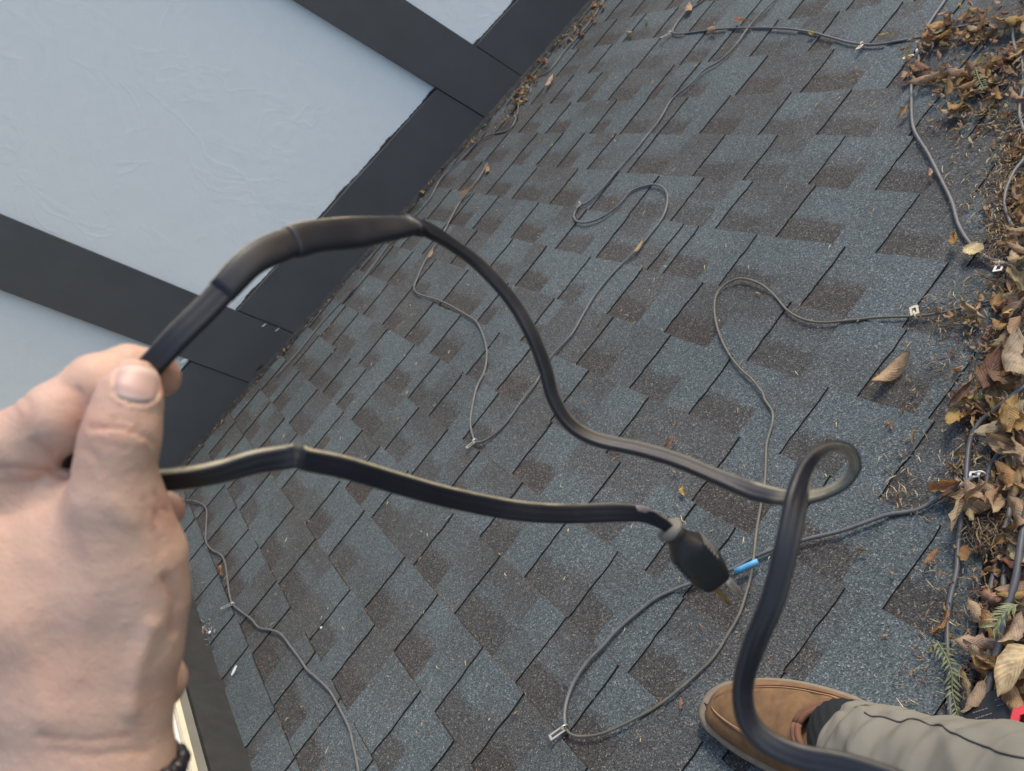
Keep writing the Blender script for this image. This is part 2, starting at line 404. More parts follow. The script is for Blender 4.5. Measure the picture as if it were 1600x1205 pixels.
for y0_, y1_ in tim:
    board('timber_board', [(y0_, zr(y0_)-.03), (y1_, zr(y1_)-.03), (y1_, 3.1), (y0_, 3.1)], .024)
bh = .232/cp
edges = [y_lo] + [e for t in sorted(tim) for e in t] + [HWY-.002]
for i in range(0, len(edges), 2):
    ya, yb = edges[i]+G, edges[i+1]-G
    board('base_board', [(ya, zr(ya)-.03), (yb, zr(yb)-.03), (yb, zr(yb)+bh), (ya, zr(ya)+bh)], .022, jit=.002)
    # bead of dark mastic along the board's ragged top edge
    vs, fs = [], []
    nn = 170
    for j in range(nn+1):
        y = ya+(yb-ya)*j/nn; z = zr(y)+bh
        hh = random.uniform(.0025, .0055)+.005*math.sin(y*13)**10
        vs += [(WALLX-.006, y, z-.004), (WALLX-.010, y, z+hh*.5), (WALLX-.001, y, z+hh)]
        if j: k0 = (j-1)*3; fs += [(k0, k0+3, k0+4, k0+1), (k0+1, k0+4, k0+5, k0+2)]
    keep(mesh_obj('mastic_bead', vs, fs, M_GAP), wall)
# step flashing edge between wall and roof
vs, fs = [], []
nn = 160
for j in range(nn+1):
    b = -1.3+(TOPB+1.3)*j/nn; u1, u2 = random.uniform(0, .004), random.uniform(0, .006)
    vs += [rw(WALLX-.024, b, .020+u2*.5), rw(WALLX-.027-u1*.5, b, .014), rw(WALLX-.036-u2*.5, b, .0112), rw(WALLX-.038-u2*.5, b, .004)]
    if j: k0 = (j-1)*4; fs += [(k0+i, k0+i+1, k0+i+5, k0+i+4) for i in range(3)]
keep(mesh_obj('step_flashing', vs, fs, M_FLASH), wall)
# paint scars
def scar(px, py, rx, rz, m=M_WHT):
    a, b, c = _dir(px, py); t = (WALLX-.0235)/a
    p = rw(WALLX-.0265, b*t-U0, H+c*t); n = 9; vs = [p]
    for i in range(n):
        th = i/n*2*math.pi; r_ = random.uniform(.6, 1)
        vs.append((p[0], p[1]+rx*r_*math.cos(th), p[2]+rz*r_*math.sin(th)+.4*rx*math.cos(th)))
    keep(mesh_obj('paint_scar', vs, [(0, 1+(i+1) % n, 1+i) for i in range(n)], m), wall)
scar(375, 470, .022, .008); scar(287, 564, .016, .010); scar(412, 508, .012, .004, M_CREAM); scar(433, 515, .012, .003, M_CREAM); scar(405, 575, .02, .006, M_FLASH)

# ------------------------------------------------------------------ head wall across the top of the slope
hw = empty('head_wall', (1.6, HWY, zr(HWY)), label='grey wall with dark base strip and cream window trim at the top of the slope', category='wall')
def hbox(name, z0, z1, t, m, x0=-.4, x1=WALLX-.03):
    V, F = box((x0, HWY-t, zr(HWY)+z0), (x1, HWY+.1, zr(HWY)+z1)); keep(mesh_obj(name, V, F, m), hw)
hbox('base_strip', -.05, .0935, .012, simple('black_base_flashing', (.026, .027, .028), .6, 0, .3, 25)); hbox('siding_board', .0955, .126, .004, M_GREY); hbox('window_trim', .128, .140, .020, M_CREAM, -.4, 2.4)
hbox('window_trim', .142, .156, .008, M_WHT, -.4, 2.4); hbox('window_trim', .158, .166, .016, M_CREAM, -.4, 2.4); hbox('window_trim', .168, .21, .006, M_CREAM, -.4, 2.4)
hbox('siding_panel', .212, 2.6, .003, M_GREY); 

# ------------------------------------------------------------------ tubes
def catmull(P, n):
    P = [np.array(p, float) for p in P]; P = [2*P[0]-P[1]]+P+[2*P[-1]-P[-2]]; out = []
    for i in range(1, len(P)-2):
        p0, p1, p2, p3 = P[i-1:i+3]
        for j in range(n):
            t = j/n
            out.append(.5*((2*p1)+(-p0+p2)*t+(2*p0-5*p1+4*p2-p3)*t*t+(-p0+3*p1-3*p2+p3)*t**3))
    out.append(P[-2]); return out
def tube(name, pts, rad, m, seg=8, parent=None, closed=True, **props):
    pts = [Vector(p) for p in pts]; n = len(pts); V, F = [], []
    up = Vector((0.1, 0.2, 1)).normalized()
    for i, p in enumerate(pts):
        d = (pts[min(i+1, n-1)]-pts[max(i-1, 0)]).normalized()
        s = d.cross(up); s = s.normalized() if s.length > 1e-4 else Vector((1, 0, 0)); u = s.cross(d)
        r = rad[i] if hasattr(rad, '__len__') else rad
        for k in range(seg):
            th = 2*math.pi*k/seg; V.append(p+s*(r*math.cos(th))+u*(r*math.sin(th)))
    for i in range(n-1):
        for k in range(seg): F.append((i*seg+k, i*seg+(k+1) % seg, (i+1)*seg+(k+1) % seg, (i+1)*seg+k))
    F.append(tuple(range(seg))[::-1]); F.append(tuple(range((n-1)*seg, n*seg)))
    return mesh_obj(name, V, F, m, parent, True, **props)
def roof_cable(label, pts, m=M_CAB, r=.0032, c0=None, group=None, n=5, wob=1.0):
    """pts: (px, py[, height above roof])"""
    P = []; r *= .88
    for p in pts:
        c = (p[2] if len(p) > 2 else .0080) + r
        P.append(on(p[0], p[1], c))
    sm = catmull(P, n)
    return tube('heating_cable', sm, r, m, 8, label=label, category='cable', group='grey de-icing cables lying on the roof')
roof_cable('grey cable running down the right side past the big pale leaf into the valley', [(1484,-14),(1477,0),(1450,40),(1437,75),(1435,97),(1425,125),(1424,155),(1427,200),(1450,240),(1470,280),(1487,315),(1497,350),(1515,380),(1540,402),(1565,410,.012),(1590,418,.02),(1612,428,.01)], r=.0038)
roof_cable('grey cable crossing the top of the photo from a clip to the leaf heap', [(1118,-12),(1100,0),(1090,7),(1077,16),(1065,27),(1055,40),(1051,50),(1060,53),(1080,51),(1110,47),(1150,44),(1215,44),(1260,49),(1300,59),(1330,67),(1365,70),(1400,65),(1435,59),(1460,54,.012),(1500,42,.02),(1551,35,.02),(1591,33,.02),(1612,32,.02)], r=.0034)
roof_cable('long grey cable looping twice across the middle of the shingles', [(1218,-12),(1210,0),(1185,25),(1170,42),(1150,70),(1125,95),(1100,110),(1075,135),(1050,155),(1032,185),(1015,207),(997,230),(970,260),(945,290),(920,315),(906,322),(897,335),(900,345),(915,348),(940,340),(965,322),(985,300),(1010,290),(1030,290),(1042,302),(1041,325),(1032,345),(1015,367),(1000,385),(975,410),(955,430),(930,460),(912,490),(895,520),(880,537),(857,562),(845,585),(835,602),(815,627),(795,655),(780,672),(762,686),(750,691),(742,689),(736,672),(735,655),(739,630),(745,605),(755,585),(760,565),(760,545),(755,525),(747,507),(740,499),(720,487),(690,471),(655,460),(647,450),(652,435),(662,412),(675,390),(687,375),(700,350),(712,327),(725,307),(747,280),(762,255)], r=.0032)
roof_cable('grey cable following the foot of the timbered wall', [(952,-10),(940,7),(925,30),(905,55),(880,82),(857,112),(832,125),(812,155),(808,180),(795,203),(762,212),(740,228),(717,252),(700,267),(685,285),(675,305),(662,322),(645,340),(630,360),(605,385),(587,410),(560,445),(535,470),(500,507),(470,545),(430,590)], r=.0032)
roof_cable('tan weathered cable curling from valley past the tape', [(1612,437,.02),(1600,445,.02),(1575,462,.014),(1540,472),(1500,482),(1465,490),(1430,494),(1375,496),(1325,501),(1285,504),(1255,499),(1230,485),(1210,462),(1190,445),(1165,436),(1145,438),(1125,452),(1117,470),(1117,495),(1125,525),(1140,555),(1160,580),(1172,590),(1190,612),(1195,625),(1206,642),(1207,660),(1200,685),(1197,702),(1195,750),(1187,800),(1182,830),(1177,875,.014),(1172,905),(1165,930),(1155,960),(1137,992),(1115,1027),(1090,1052),(1062,1077),(1025,1105),(985,1127),(955,1141),(930,1149),(905,1151),(890,1146),(882,1135)], M_CABT, r=.0026)
roof_cable('grey cable rising from the shiny bottom clip past the blue tape to the leaves', [(884,1140),(882,1117),(887,1090),(900,1060),(920,1032),(940,1012),(962,987),(990,962),(1025,935),(1055,921),(1082,911),(1115,900),(1150,887),(1170,875),(1192,865),(1215,856),(1245,847),(1275,839),(1310,831),(1340,821),(1370,810),(1390,804),(1417,800),(1435,796),(1455,786),(1482,770,.012),(1500,762,.02),(1520,745,.02)], r=.0035)
roof_cable('grey cable winding down the lower left past the hand', [(255,790),(275,783),(290,782),(307,784),(322,795),(322,825),(322,847),(332,860),(345,867),(352,882),(356,912),(360,935),(365,946),(377,956),(392,967),(405,981),(425,985),(440,992),(455,1012),(470,1032),(480,1047),(495,1060),(515,1080),(532,1110),(545,1137),(552,1165),(560,1205),(563,1235)], r=.0030)
roof_cable('dark blue-grey cable bending out of the leaf heap and down to the trouser leg', [(1615,597,.03),(1600,605,.035),(1583,618,.035),(1564,633,.03),(1553,643,.025),(1536,655,.02),(1523,671,.018),(1516,688,.015),(1513,706,.014),(1511,726,.014),(1509,757,.014),(1502,812,.012),(1497,850),(1495,890),(1487,925),(1481,957),(1480,987),(1481,1022),(1484,1098),(1486,1130)], M_CABD, r=.0042)
roof_cable('dark cable lying inside the valley under the leaves', [(1576,668,.02),(1574,681,.02),(1566,700,.02),(1554,718,.018),(1546,731,.015),(1540,760,.012)], M_CABD, r=.0036)
roof_cable('straight grey cable in the valley behind the leaf heap', [(1586,670,.01),(1584,695,.01),(1581,716,.01),(1578,750,.01),(1577,800,.01),(1569,827,.008),(1563,853,.006),(1556,883,.004),(1549,915,.002),(1541,960,.0),(1530,1005,.0),(1520,1051,.0),(1514,1080,.0),(1508,1120,0)], M_CAB, r=.0040)
roof_cable('short grey cable bending under the green sprig in the valley', [(1598,700,.008),(1596,734,.008),(1591,800,.006),(1584,827,.004),(1579,855,.002),(1571,883),(1568,908),(1567,933),(1569,949),(1576,965,.0)], M_CAB, r=.0038)
roof_cable('thick dark blue cable over the valley beside the large pale leaf', [(1612,760,.03),(1606,790,.03),(1600,817,.03),(1594,858,.03),(1588,900,.028),(1579,933,.026),(1569,960,.024),(1562,1000,.022),(1555,1029,.02),(1549,1056,.02),(1543,1080,.018),(1540,1102,.016),(1538,1140,.014)], M_CABD, r=.0052)
roof_cable('grey cable snaking along the right edge of the photo over the valley', [(1612,18,.02),(1600,25,.02),(1588,38,.02),(1583,55,.018),(1586,75,.016),(1594,90,.016),(1598,106,.016),(1599,133,.016),(1594,160,.012),(1593,180,.01),(1600,205,.008),(1608,228,.008),(1600,248,.012),(1586,266,.014),(1576,286,.014),(1570,306,.012),(1571,326,.01),(1579,349,.008),(1586,369,.006),(1590,392,.004)], r=.0034)
# blue tape round the cable
tube('blue_tape', [on(1149, 893, .018), on(1160, 888.5, .018), on(1172, 883, .018), on(1184, 877, .018)], [.0046, .0050, .0050, .0046], M_BLUE, 10,
     label='short strip of bright blue tape beside the grey cable near the plug', category='tape')

# ------------------------------------------------------------------ shingle clips
def clip(px, py, ang, label, L=.026, W=.011, m=M_METAL, c=.012, hook=True, tilt=.25):
    o = on(px, py, c); root = empty('cable_clip', o, label=label, category='clip', group='pale clips holding the roof cable')
    ex = (on(px+math.cos(ang)*20, py+math.sin(ang)*20, c)-o).normalized(); nz = rdir(0, 0, 1); ey = nz.cross(ex).normalized()
    def P(x, y, z): return ex*x+ey*y+nz*(z+x*tilt)
    t = .0012; w_ = W/2; s = W*.27
    V, F = [], []
    def bar(x0, x1, y0, y1, z0=0, z1=t):
        i = len(V)
        for z in (z0, z1):
            for x, y in ((x0, y0), (x1, y0), (x1, y1), (x0, y1)): V.append(P(x, y, z))
        F.extend([tuple(i+k for k in f) for f in ((0,3,2,1),(4,5,6,7),(0,1,5,4),(1,2,6,5),(2,3,7,6),(3,0,4,7))])
    bar(0, L, -w_, -w_+s); bar(0, L, w_-s, w_); bar(L-s, L+.0004, -w_+s, w_-s, .0002, t+.0002); bar(-.0004, s, -w_+s, w_-s, .0002, t+.0002)
    pl = mesh_obj('clip_plate', V, F, m, root)
    if hook:
        pts = [P(-.001+.0055*math.cos(th), 0, .001+.0055*math.sin(th)) for th in np.linspace(-.3, 4.2, 12)]
        tube('clip_hook', pts, .0014, m, 6, root)
    return root
clip(1047, 52, math.radians(140), 'pale metal clip at the left end of the top cable', .030, .012)
clip(907, 318, math.radians(100), 'pale metal clip beside the bend of the long cable in the middle', .026, .011)
clip(742, 690, math.radians(130), 'pale metal clip at the tip of the narrow cable loop between the black cords', .024, .012)
clip(882, 1138, math.radians(135), 'shiny metal clip with a slot at the bottom end of the cable loop', .026, .012)
clip(363, 944, math.radians(145), 'grimy metal clip lying in dirt just right of the hand', .034, .008)
clip(1347, 70, math.radians(120), 'cream clip hanging under the top cable', .022, .010, M_CREAM)
clip(1430, 492, math.radians(-95), 'tan and white square clip standing on the tan cable', .016, .014, M_CREAM, hook=True)
clip(1563, 414, math.radians(105), 'white clip with two prongs beside the round pale leaf', .018, .014, M_PLW)
clip(1531, 741, math.radians(175), 'small white square clip among the leaves by the dark blue-grey cable', .013, .010, M_PLW, c=.02, tilt=0)
clip(1428, 86, math.radians(150), 'thin cream clip lying beside the curled leaf at the upper right', .022, .008, M_CREAM, hook=False)
tube('cable_collar', [on(1434, 79, .013), on(1435.5, 83, .013)], .0052, M_PLW, 10, label='tiny white collar round the grey cable at the upper right', category='collar')

# ------------------------------------------------------------------ leaves
def leaf_mesh(seed, kind):
    r = random.Random(seed); nu, nv = 6, 12
    wd = {'long': .30, 'oval': .46, 'round': .78, 'ragged': .5}[kind]
    curl = r.choice([-1, 1])*r.uniform(.5, 1.7) if kind != 'round' else .25; bend = r.uniform(-.9, 1.6); twist = r.uniform(-1.3, 1.3); fold = r.uniform(.05, .5)
    if kind == 'round': twist = .1; bend = .15; fold = .05
    V, F, UV = [], [], []
    for j in range(nv+1):
        v = j/nv
        prof = math.sin(math.pi*min(1, v*.96+.03))**.75*(1-.25*(v-.45)) if kind != 'round' else math.sin(math.pi*min(1, v*.97+.02))**.5
        lob = 1+.28*math.sin(v*19+seed)*(kind == 'ragged') + .05*math.sin(v*40+seed)
        for i in range(-nu//2, nu//2+1):
            u = i/(nu/2); hw_ = wd*.5*prof*lob*(1+.08*r.uniform(-1, 1))
            if j in (0, nv): hw_ = .008
            cw = curl*u*abs(u)*0.0 + curl*abs(u)
            x = hw_*(math.sin(cw)/cw if abs(cw) > .05 else 1)*u if True else 0
            z = hw_*abs(u)*math.sin(cw*.5)*1.15 + fold*hw_*abs(u)*.5 + .035*math.sin(v*14+u*5+seed)*abs(u)+.018*math.sin(v*27+u*9+seed*2)
            y = v-.5
            th = twist*(v-.5); x, z = x*math.cos(th)-z*math.sin(th), x*math.sin(th)+z*math.cos(th)
            z += bend*(y*y)*.5
            V.append((x, y, z)); UV.append((u, v))
    W_ = nu+1
    for j in range(nv):
        for i in range(nu): F.append((j*W_+i, j*W_+i+1, (j+1)*W_+i+1, (j+1)*W_+i))
    # stalk
    b0 = len(V); V += [(-.008, -.5, 0), (.008, -.5, 0), (.006, -.62, .02), (-.006, -.62, .02)]; UV += [(0, 0)]*4; F.append((b0, b0+3, b0+2, b0+1))
    me = bpy.data.meshes.new('leaf'); me.from_pydata(V, [], F); me.update(); me.materials.append(M_LEAF)
    me.polygons.foreach_set('use_smooth', [True]*len(me.polygons))
    l = me.uv_layers.new(name='UVMap')
    for p in me.polygons:
        for li in p.loop_indices: l.data[li].uv = UV[me.loops[li].vertex_index]
    return me
LM = {k: [leaf_mesh(i*7+h, k) for i in range(n)] for h, (k, n) in enumerate((('long', 5), ('oval', 6), ('round', 2), ('ragged', 5)))}
TAN, PALE, BRN, OCH, RED, YEL, DK = (.34, .24, .145), (.46, .35, .225), (.17, .105, .065), (.36, .235, .095), (.19, .095, .06), (.46, .40, .17), (.11, .065, .045)
def leaf(px, py, size, ang, kind='oval', col=TAN, c=.014, tilt=(0, 0), label=None, group=None, var=None):
    """size metres, ang = direction of the leaf in the photograph (radians)"""
    me = random.choice(LM[kind]) if var is None else LM[kind][var % len(LM[kind])]
    p = on(px, py, c); ey = (on(px+math.cos(ang)*8, py+math.sin(ang)*8, c)-p).normalized(); nz = rdir(0, 0, 1); ex = ey.cross(nz).normalized()
    m = Matrix((ex, ey, nz)).transposed() @ Matrix.Rotation(tilt[0], 3, 'X') @ Matrix.Rotation(tilt[1], 3, 'Y')
    LEAVES.append((size*(1 if var is None else 50), me, Matrix.Translation(p) @ (m*size).to_4x4(), tuple(x*random.uniform(.9, 1.1) for x in col), label, group))
LEAVES = []
def flush_leaves():
    L = sorted(LEAVES, key=lambda q: -q[0]); V, F, UV, T = [], [], [], []
    for _, me, mw, col, label, group in L[:300]:
        o = bpy.data.objects.new('leaf', me); o.matrix_world = mw; o.color = (*col, 1); o['label'] = label; o['category'] = 'leaf'
        if group: o['group'] = group
        link(o)
    for _, me, mw, col, label, group in L[300:]:
        k = len(V); V += [mw @ v.co for v in me.vertices]
        for p in me.polygons:
            F.append(tuple(k+i for i in p.vertices)); UV += [tuple(me.uv_layers[0].data[li].uv) for li in p.loop_indices]
        T += [col]*len(me.vertices)
    if V:
        o = mesh_obj('leaf_fragments', V, F, M_LEAFBITS, None, True, kind='stuff', label='small broken leaves and leaf fragments among the drifts', category='litter')
        o.data.uv_layers.new(name='UVMap'); o.data.color_attributes.new('tone', 'FLOAT_COLOR', 'POINT')
        o.data.uv_layers['UVMap'].data.foreach_set('uv', [x for q in UV for x in q]); o.data.attributes['tone'].data.foreach_set('color', [x for t in T for x in (*t, 1.0)])
    print('leaves', len(L))
rad = math.radians
named = [
 (1395, 575, .072, -38, 'oval', PALE, .020, (0, .3), 'large pale half-folded leaf alone on the shingles left of the heap'),
 (1521, 389, .036, 10, 'round', (.66, .56, .36), .022, (0, 0), 'round pale yellow leaf with fine ribs under the grey cable'),
 (1495, 376, .038, 80, 'ragged', OCH, .022, (.2, .5), 'curled ochre leaf just left of the round pale leaf'),
 (1412, 174, .040, -45, 'ragged', TAN, .020, (0, .5), 'tan leaf hooked on the left of the cable at the upper right'),
 (1453, 270, .024, 95, 'oval', PALE, .016, (0, .2), 'small pale leaf tucked under the cable at the right'),
 (1590, 1040, .082, 128, 'oval', (.60, .47, .31), .045, (.1, .2), 'largest pale tan leaf, ribbed, at the right edge above the black box'),
 (1580, 1085, .060, 75, 'oval', TAN, .034, (.1, -.2), 'tan leaf lying under the largest pale leaf'),
 (1521, 1088, .046, 125, 'oval', PALE, .030, (0, .2), 'ribbed pale leaf touching the trouser leg right of the green sprig'),
 (1508, 1068, .036, 75, 'long', TAN, .022, (0, .4), 'narrow tan leaf between green sprig and ribbed leaf'),
 (1530, 962, .048, 60, 'ragged', PALE, .024, (.1, .2), 'pale ragged leaf on the shingle edge above the green needles'),
 (1545, 932, .034, 20, 'ragged', TAN, .028, (.2, .3), 'curled tan leaf with a dark hollow by the valley cables'),
 (1527, 1004, .050, 5, 'ragged', (.46, .33, .24), .026, (0, .2), 'leaf with a thin straight stalk pointing left'),
 (1472, 973, .040, 120, 'long', (.34, .18, .07), .020, (.1, .9), 'rusty brown curled leaf under the vertical cable'),
 (1456, 868, .030, -45, 'long', OCH, .016, (0, .4), 'small ochre leaf beside the joint left of the vertical cable'),
 (1508, 864, .024, 85, 'round', OCH, .018, (0, .4), 'squarish ochre leaf right of the vertical cable'),
 (1500, 800, .060, 112, 'long', (.46, .36, .26), .035, (0, .5), 'rolled grey-tan leaf hanging over the vertical cable'),
 (1520, 770, .045, -40, 'long', TAN, .036, (0, .6), 'rolled tan leaf pointing at the small white clip'),
 (1478, 758, .044, -10, 'ragged', OCH, .024, (.2, .6), 'curled golden leaf left of the vertical cable'),
 (1526, 619, .040, -15, 'oval', (.46, .48, .22), .024, (.1, .2), 'yellow-green leaf in the brown heap at the right'),
 (1508, 622, .030, 5, 'oval', YEL, .026, (.1, .1), 'pale yellow leaf beneath the yellow-green leaf'),
 (1500, 615, .055, -50, 'long', BRN, .032, (0, .9), 'dark rolled leaf above the yellow-green leaf'),
 (1550, 575, .070, -60, 'oval', RED, .040, (.2, .6), 'red-brown leaf standing up in the valley'),
 (1590, 560, .095, 85, 'oval', (.42, .31, .24), .045, (.1, -.4), 'long grey-brown leaf at the right edge beside the red-brown leaf'),
 (1592, 505, .062, 110, 'oval', TAN, .045, (.1, .5), 'tan leaf folded over at the right edge near the tan cable'),
 (1570, 485, .042, 100, 'ragged', YEL, .035, (.3, .4), 'yellow tan leaf above the folded leaf'),
 (1520, 482, .060, 35, 'long', (.42, .32, .2), .024, (0, 1.0), 'rolled leaf crossing the tan cable'),
 (1578, 655, .058, 80, 'oval', OCH, .055, (.1, .3), 'wide ochre leaf folded over the dark cable'),
 (1549, 668, .045, -20, 'oval', PALE, .035, (0, .2), 'pale leaf below the bend of the dark cable'),
 (1572, 745, .052, 65, 'oval', OCH, .032, (.1, .4), 'pointed ochre leaf right of the white clip'),
 (1590, 805, .060, 80, 'ragged', (.40, .27, .15), .035, (.1, .6), 'leaf wedged between the valley cables'),
 (1582, 985, .050, 120, 'oval', (.46, .35, .25), .034, (.2, .2), 'wide pale brown leaf behind the thick blue cable'),
 (1440, 100, .050, -150, 'oval', RED, .024, (.2, .5), 'red-brown leaf in the bundle under the cable'),
 (1446, 122, .072, -18, 'long', (.48, .33, .22), .032, (0, .6), 'long tan leaf lying across the cable at the upper right'),
 (1418, 118, .040, 130, 'long', (.20, .10, .08), .024, (0, .7), 'dark reddish rolled leaf left of the cable bundle'),
 (998, 384, .044, -58, 'long', (.50, .36, .24), .018, (0, .3), 'narrow tan leaf lying on the long cable in the middle'),
 (937, 467, .020, -58, 'long', (.50, .32, .22), .014, (0, .2), 'tiny reddish leaf beside the long cable'),
 (729, 300, .060, -40, 'long', (.56, .40, .26), .020, (0, .4), 'tan leaf on the shingles a hand above the black cord'),
 (761, 264, .046, -75, 'oval', (.34, .23, .16), .016, (0, .4), 'small brown leaf between wall and tan leaf'),
 (858, 126, .072, -58, 'long', (.50, .35, .24), .020, (0, .5), 'long tan leaf near the wall at the top'),
 (1076, 12, .058, -80, 'oval', (.52, .34, .22), .020, (0, .4), 'orange-tan leaf at the top edge beside the curving cable'),
 (1157, 32, .062, 0, 'long', (.56, .38, .24), .018, (0, .3), 'straight tan leaf lying above the top cable'),
 (1112, 46, .050, 15, 'ragged', (.52, .34, .20), .022, (0, .5), 'crumpled tan leaf on the top cable'),
 (983, 52, .046, 60, 'oval', (.42, .30, .22), .016, (0, .5), 'small brown leaf left of the top clip'),
 (1009, 31, .034, 80, 'oval', (.34, .23, .16), .016, (0, .5), 'tiny brown leaf above left of the top clip'),
 (673, 396, .042, -60, 'long', (.42, .29, .20), .018, (0, .4), 'small leaf just under the thick splice of the black cord'),
 (550, 452, .046, -35, 'long', (.36, .27, .20), .016, (0, .3), 'grey-brown leaf at the wall foot below the black cord'),
 (344, 892, .056, 68, 'ragged', (.46, .24, .14), .024, (0, .7), 'red and yellow crumpled leaf caught beside the cable right of the hand'),
 (1067, 766, .026, 85, 'oval', (.60, .38, .12), .016, (0, .2), 'orange leaf scrap between the black cord and the plug'),
 (1047, 691, .028, -40, 'ragged', (.40, .26, .16), .018, (0, .5), 'crumpled brown scrap beside the upper black cord'),
 (1184, 458, .018, 8, 'long', (.58, .40, .22), .014, (0, .2), 'tan scrap inside the loop of the tan cable'),
 (1348, 861, .020, 0, 'long', (.46, .32, .18), .014, (0, .2), 'small tan leaf below the rising grey cable'),
 (1428, 682, .030, 100, 'long', (.30, .23, .17), .018, (0, .5), 'grey curled scrap on the joint left of the dark cable'),
 (1270, 53, .026, 10, 'ragged', (.56, .48, .26), .014, (0, .3), 'pale yellow scrap under the top cable'),
 (1382, 53, .030, -10, 'long', (.52, .38, .2), .018, (0, .4), 'tan leaf just above the top cable near the heap'),
 (1475, 20, .026, -20, 'oval', (.50, .38, .2), .018, (0, .3), 'small golden leaf at the top right edge'),
 (1062, 1098, .018, 90, 'ragged', (.40, .24, .16), .014, (0, .3), 'small brown scrap on the cable left of the shoe'),
]
for i, (x, y, s, an, kd, col, c, tl, lb) in enumerate(named): leaf(x, y, s, rad(an), kd, col, c, tl, lb, var=i)
WORDS = {TAN: 'tan', PALE: 'pale', BRN: 'dark brown', OCH: 'ochre', RED: 'reddish', (.27, .175, .105): 'mid brown', (.37, .27, .165): 'straw coloured'}
HCOL = [TAN, TAN, PALE, PALE, BRN, OCH, OCH, OCH, (.27, .175, .105), (.37, .27, .165), (.37, .27, .165), RED]
def heap(pts, n, smin, smax, label, group, cmax=.03, sx=14, sy=14, ang=None, cmin=.014):
    for i in range(n):
        t = random.random()*(len(pts)-1); k = int(t); f = t-k
        x = pts[k][0]+(pts[k+1][0]-pts[k][0])*f+random.gauss(0, sx*.5); y = pts[k][1]+(pts[k+1][1]-pts[k][1])*f+random.gauss(0, sy*.5)
        if 1180 > y > 1118 and x < 1600 : continue
        col = HCOL[random.randrange(len(HCOL))]; kd = random.choice(['long', 'oval', 'ragged', 'oval']); sz = random.uniform(smin, smax)*1.22
        k3 = t/max(1, len(pts)-1); end = ['at its first end', 'at its middle', 'at its far end']
        along = pts[-1][0]-pts[0][0], pts[-1][1]-pts[0][1]
        if abs(along[0]) > abs(along[1]): nm = ['left end', 'middle', 'right end'] if along[0] > 0 else ['right end', 'middle', 'left end']
        else: nm = ['upper end', 'middle', 'lower end'] if along[1] > 0 else ['lower end', 'middle', 'upper end']
        place = nm[min(2, int(k3*3))]
        lb = '%s%s %s leaf %s, %s' % ('larger ' if sz > (smin+smax)*.61 else 'smaller ', WORDS[col], {'long': 'narrow', 'oval': 'broad', 'ragged': 'lobed'}[kd], label, place)
        leaf(x, y, sz, random.uniform(0, 6.28) if ang is None else ang+random.gauss(0, .7), kd,
             col, random.uniform(cmin, cmax), (random.uniform(-.5, .5), random.uniform(-.8, .8)), lb, group)
heap([(1455, 62), (1480, 40), (1540, 35), (1600, 25)], 40, .020, .045, 'in the drift along the top cable', 'leaves drifted along the top cable', .036, 10, 22, -.2)
heap([(1425, 110), (1450, 92)], 12, .020, .040, 'bunched on the upper right cable', 'leaves bunched on the cable', .035, 16, 30)
heap([(1460, 122), (1510, 128), (1545, 105), (1600, 70)], 34, .020, .046, 'in the second drift', 'leaves in the second drift', .030, 12, 20, -.4)
heap([(1490, 180), (1530, 150), (1600, 150)], 22, .018, .036, 'in the drift by the edge cable', 'leaves in the small drift', .026, 26, 28, 0)
heap([(1600, 200), (1592, 260), (1590, 380)], 14, .018, .034, 'in the valley below the drifts', 'leaf fragments in the valley', .018, 10, 30)
heap([(1590, 370), (1580, 480), (1575, 560), (1570, 640), (1580, 700)], 60, .024, .050, 'in the thick valley heap', 'leaves of the thick valley heap', .045, 20, 30)
heap([(1500, 650), (1530, 630), (1560, 600)], 22, .020, .040, 'on the left rim of the heap', 'leaves at the rim of the heap', .026, 16, 18)
heap([(1500, 500), (1530, 500), (1470, 495)], 7, .016, .028, 'below the tan cable', 'small leaves below the tan cable', .02, 12, 6)
heap([(1480, 760), (1520, 780), (1560, 770), (1590, 740)], 24, .024, .046, 'where two cables meet', 'leaves at the cable crossing', .03, 18, 24)
heap([(1596, 830), (1592, 900), (1580, 960), (1560, 1000)], 22, .028, .056, 'between the lower valley cables', 'leaves low in the valley', .03, 12, 18)
heap([(1530, 1020), (1570, 1060), (1600, 1090)], 14, .03, .05, 'beside the trouser leg', 'leaves beside the trouser leg', .028, 14, 14, cmin=.02)
heap([(800, 175), (815, 140), (830, 118), (890, 55), (925, 22), (945, 8)], 24, .018, .040, 'at the timbered wall foot', 'small leaves at the wall foot', .022, 6, 8)
heap([(640, 325), (700, 250), (760, 200)], 6, .016, .028, 'under the base board', 'leaves under the base board', .02, 4, 5)

def bits(n, pts, sx, sy, s0=.008, s1=.02, c=.016):
    for i in range(n):
        t = random.random()*(len(pts)-1); k = int(t); f = t-k
        x = pts[k][0]+(pts[k+1][0]-pts[k][0])*f+random.gauss(0, sx); y = pts[k][1]+(pts[k+1][1]-pts[k][1])*f+random.gauss(0, sy)
        if 1180 > y > 1110: continue
        leaf(x, y, random.uniform(s0, s1), random.uniform(0, 6.28), random.choice(['long', 'ragged', 'oval']), random.choice(HCOL), random.uniform(.011, c), (random.uniform(-.6, .6), random.uniform(-1, 1)), 'small dry leaf fragment among the drifts', 'leaf fragments')
bits(150, [(1440, 70), (1500, 55), (1540, 40), (1600, 25)], 20, 14, .010, .026, .028)
bits(150, [(1450, 122), (1520, 130), (1560, 110), (1600, 90)], 24, 16, .010, .026, .028)
bits(160, [(1480, 190), (1540, 170), (1600, 160)], 30, 22)
bits(170, [(1590, 210), (1575, 300), (1565, 390)], 16, 20, .008, .022)
bits(150, [(1560, 420), (1550, 520), (1530, 600), (1520, 690)], 22, 20, .008, .022)
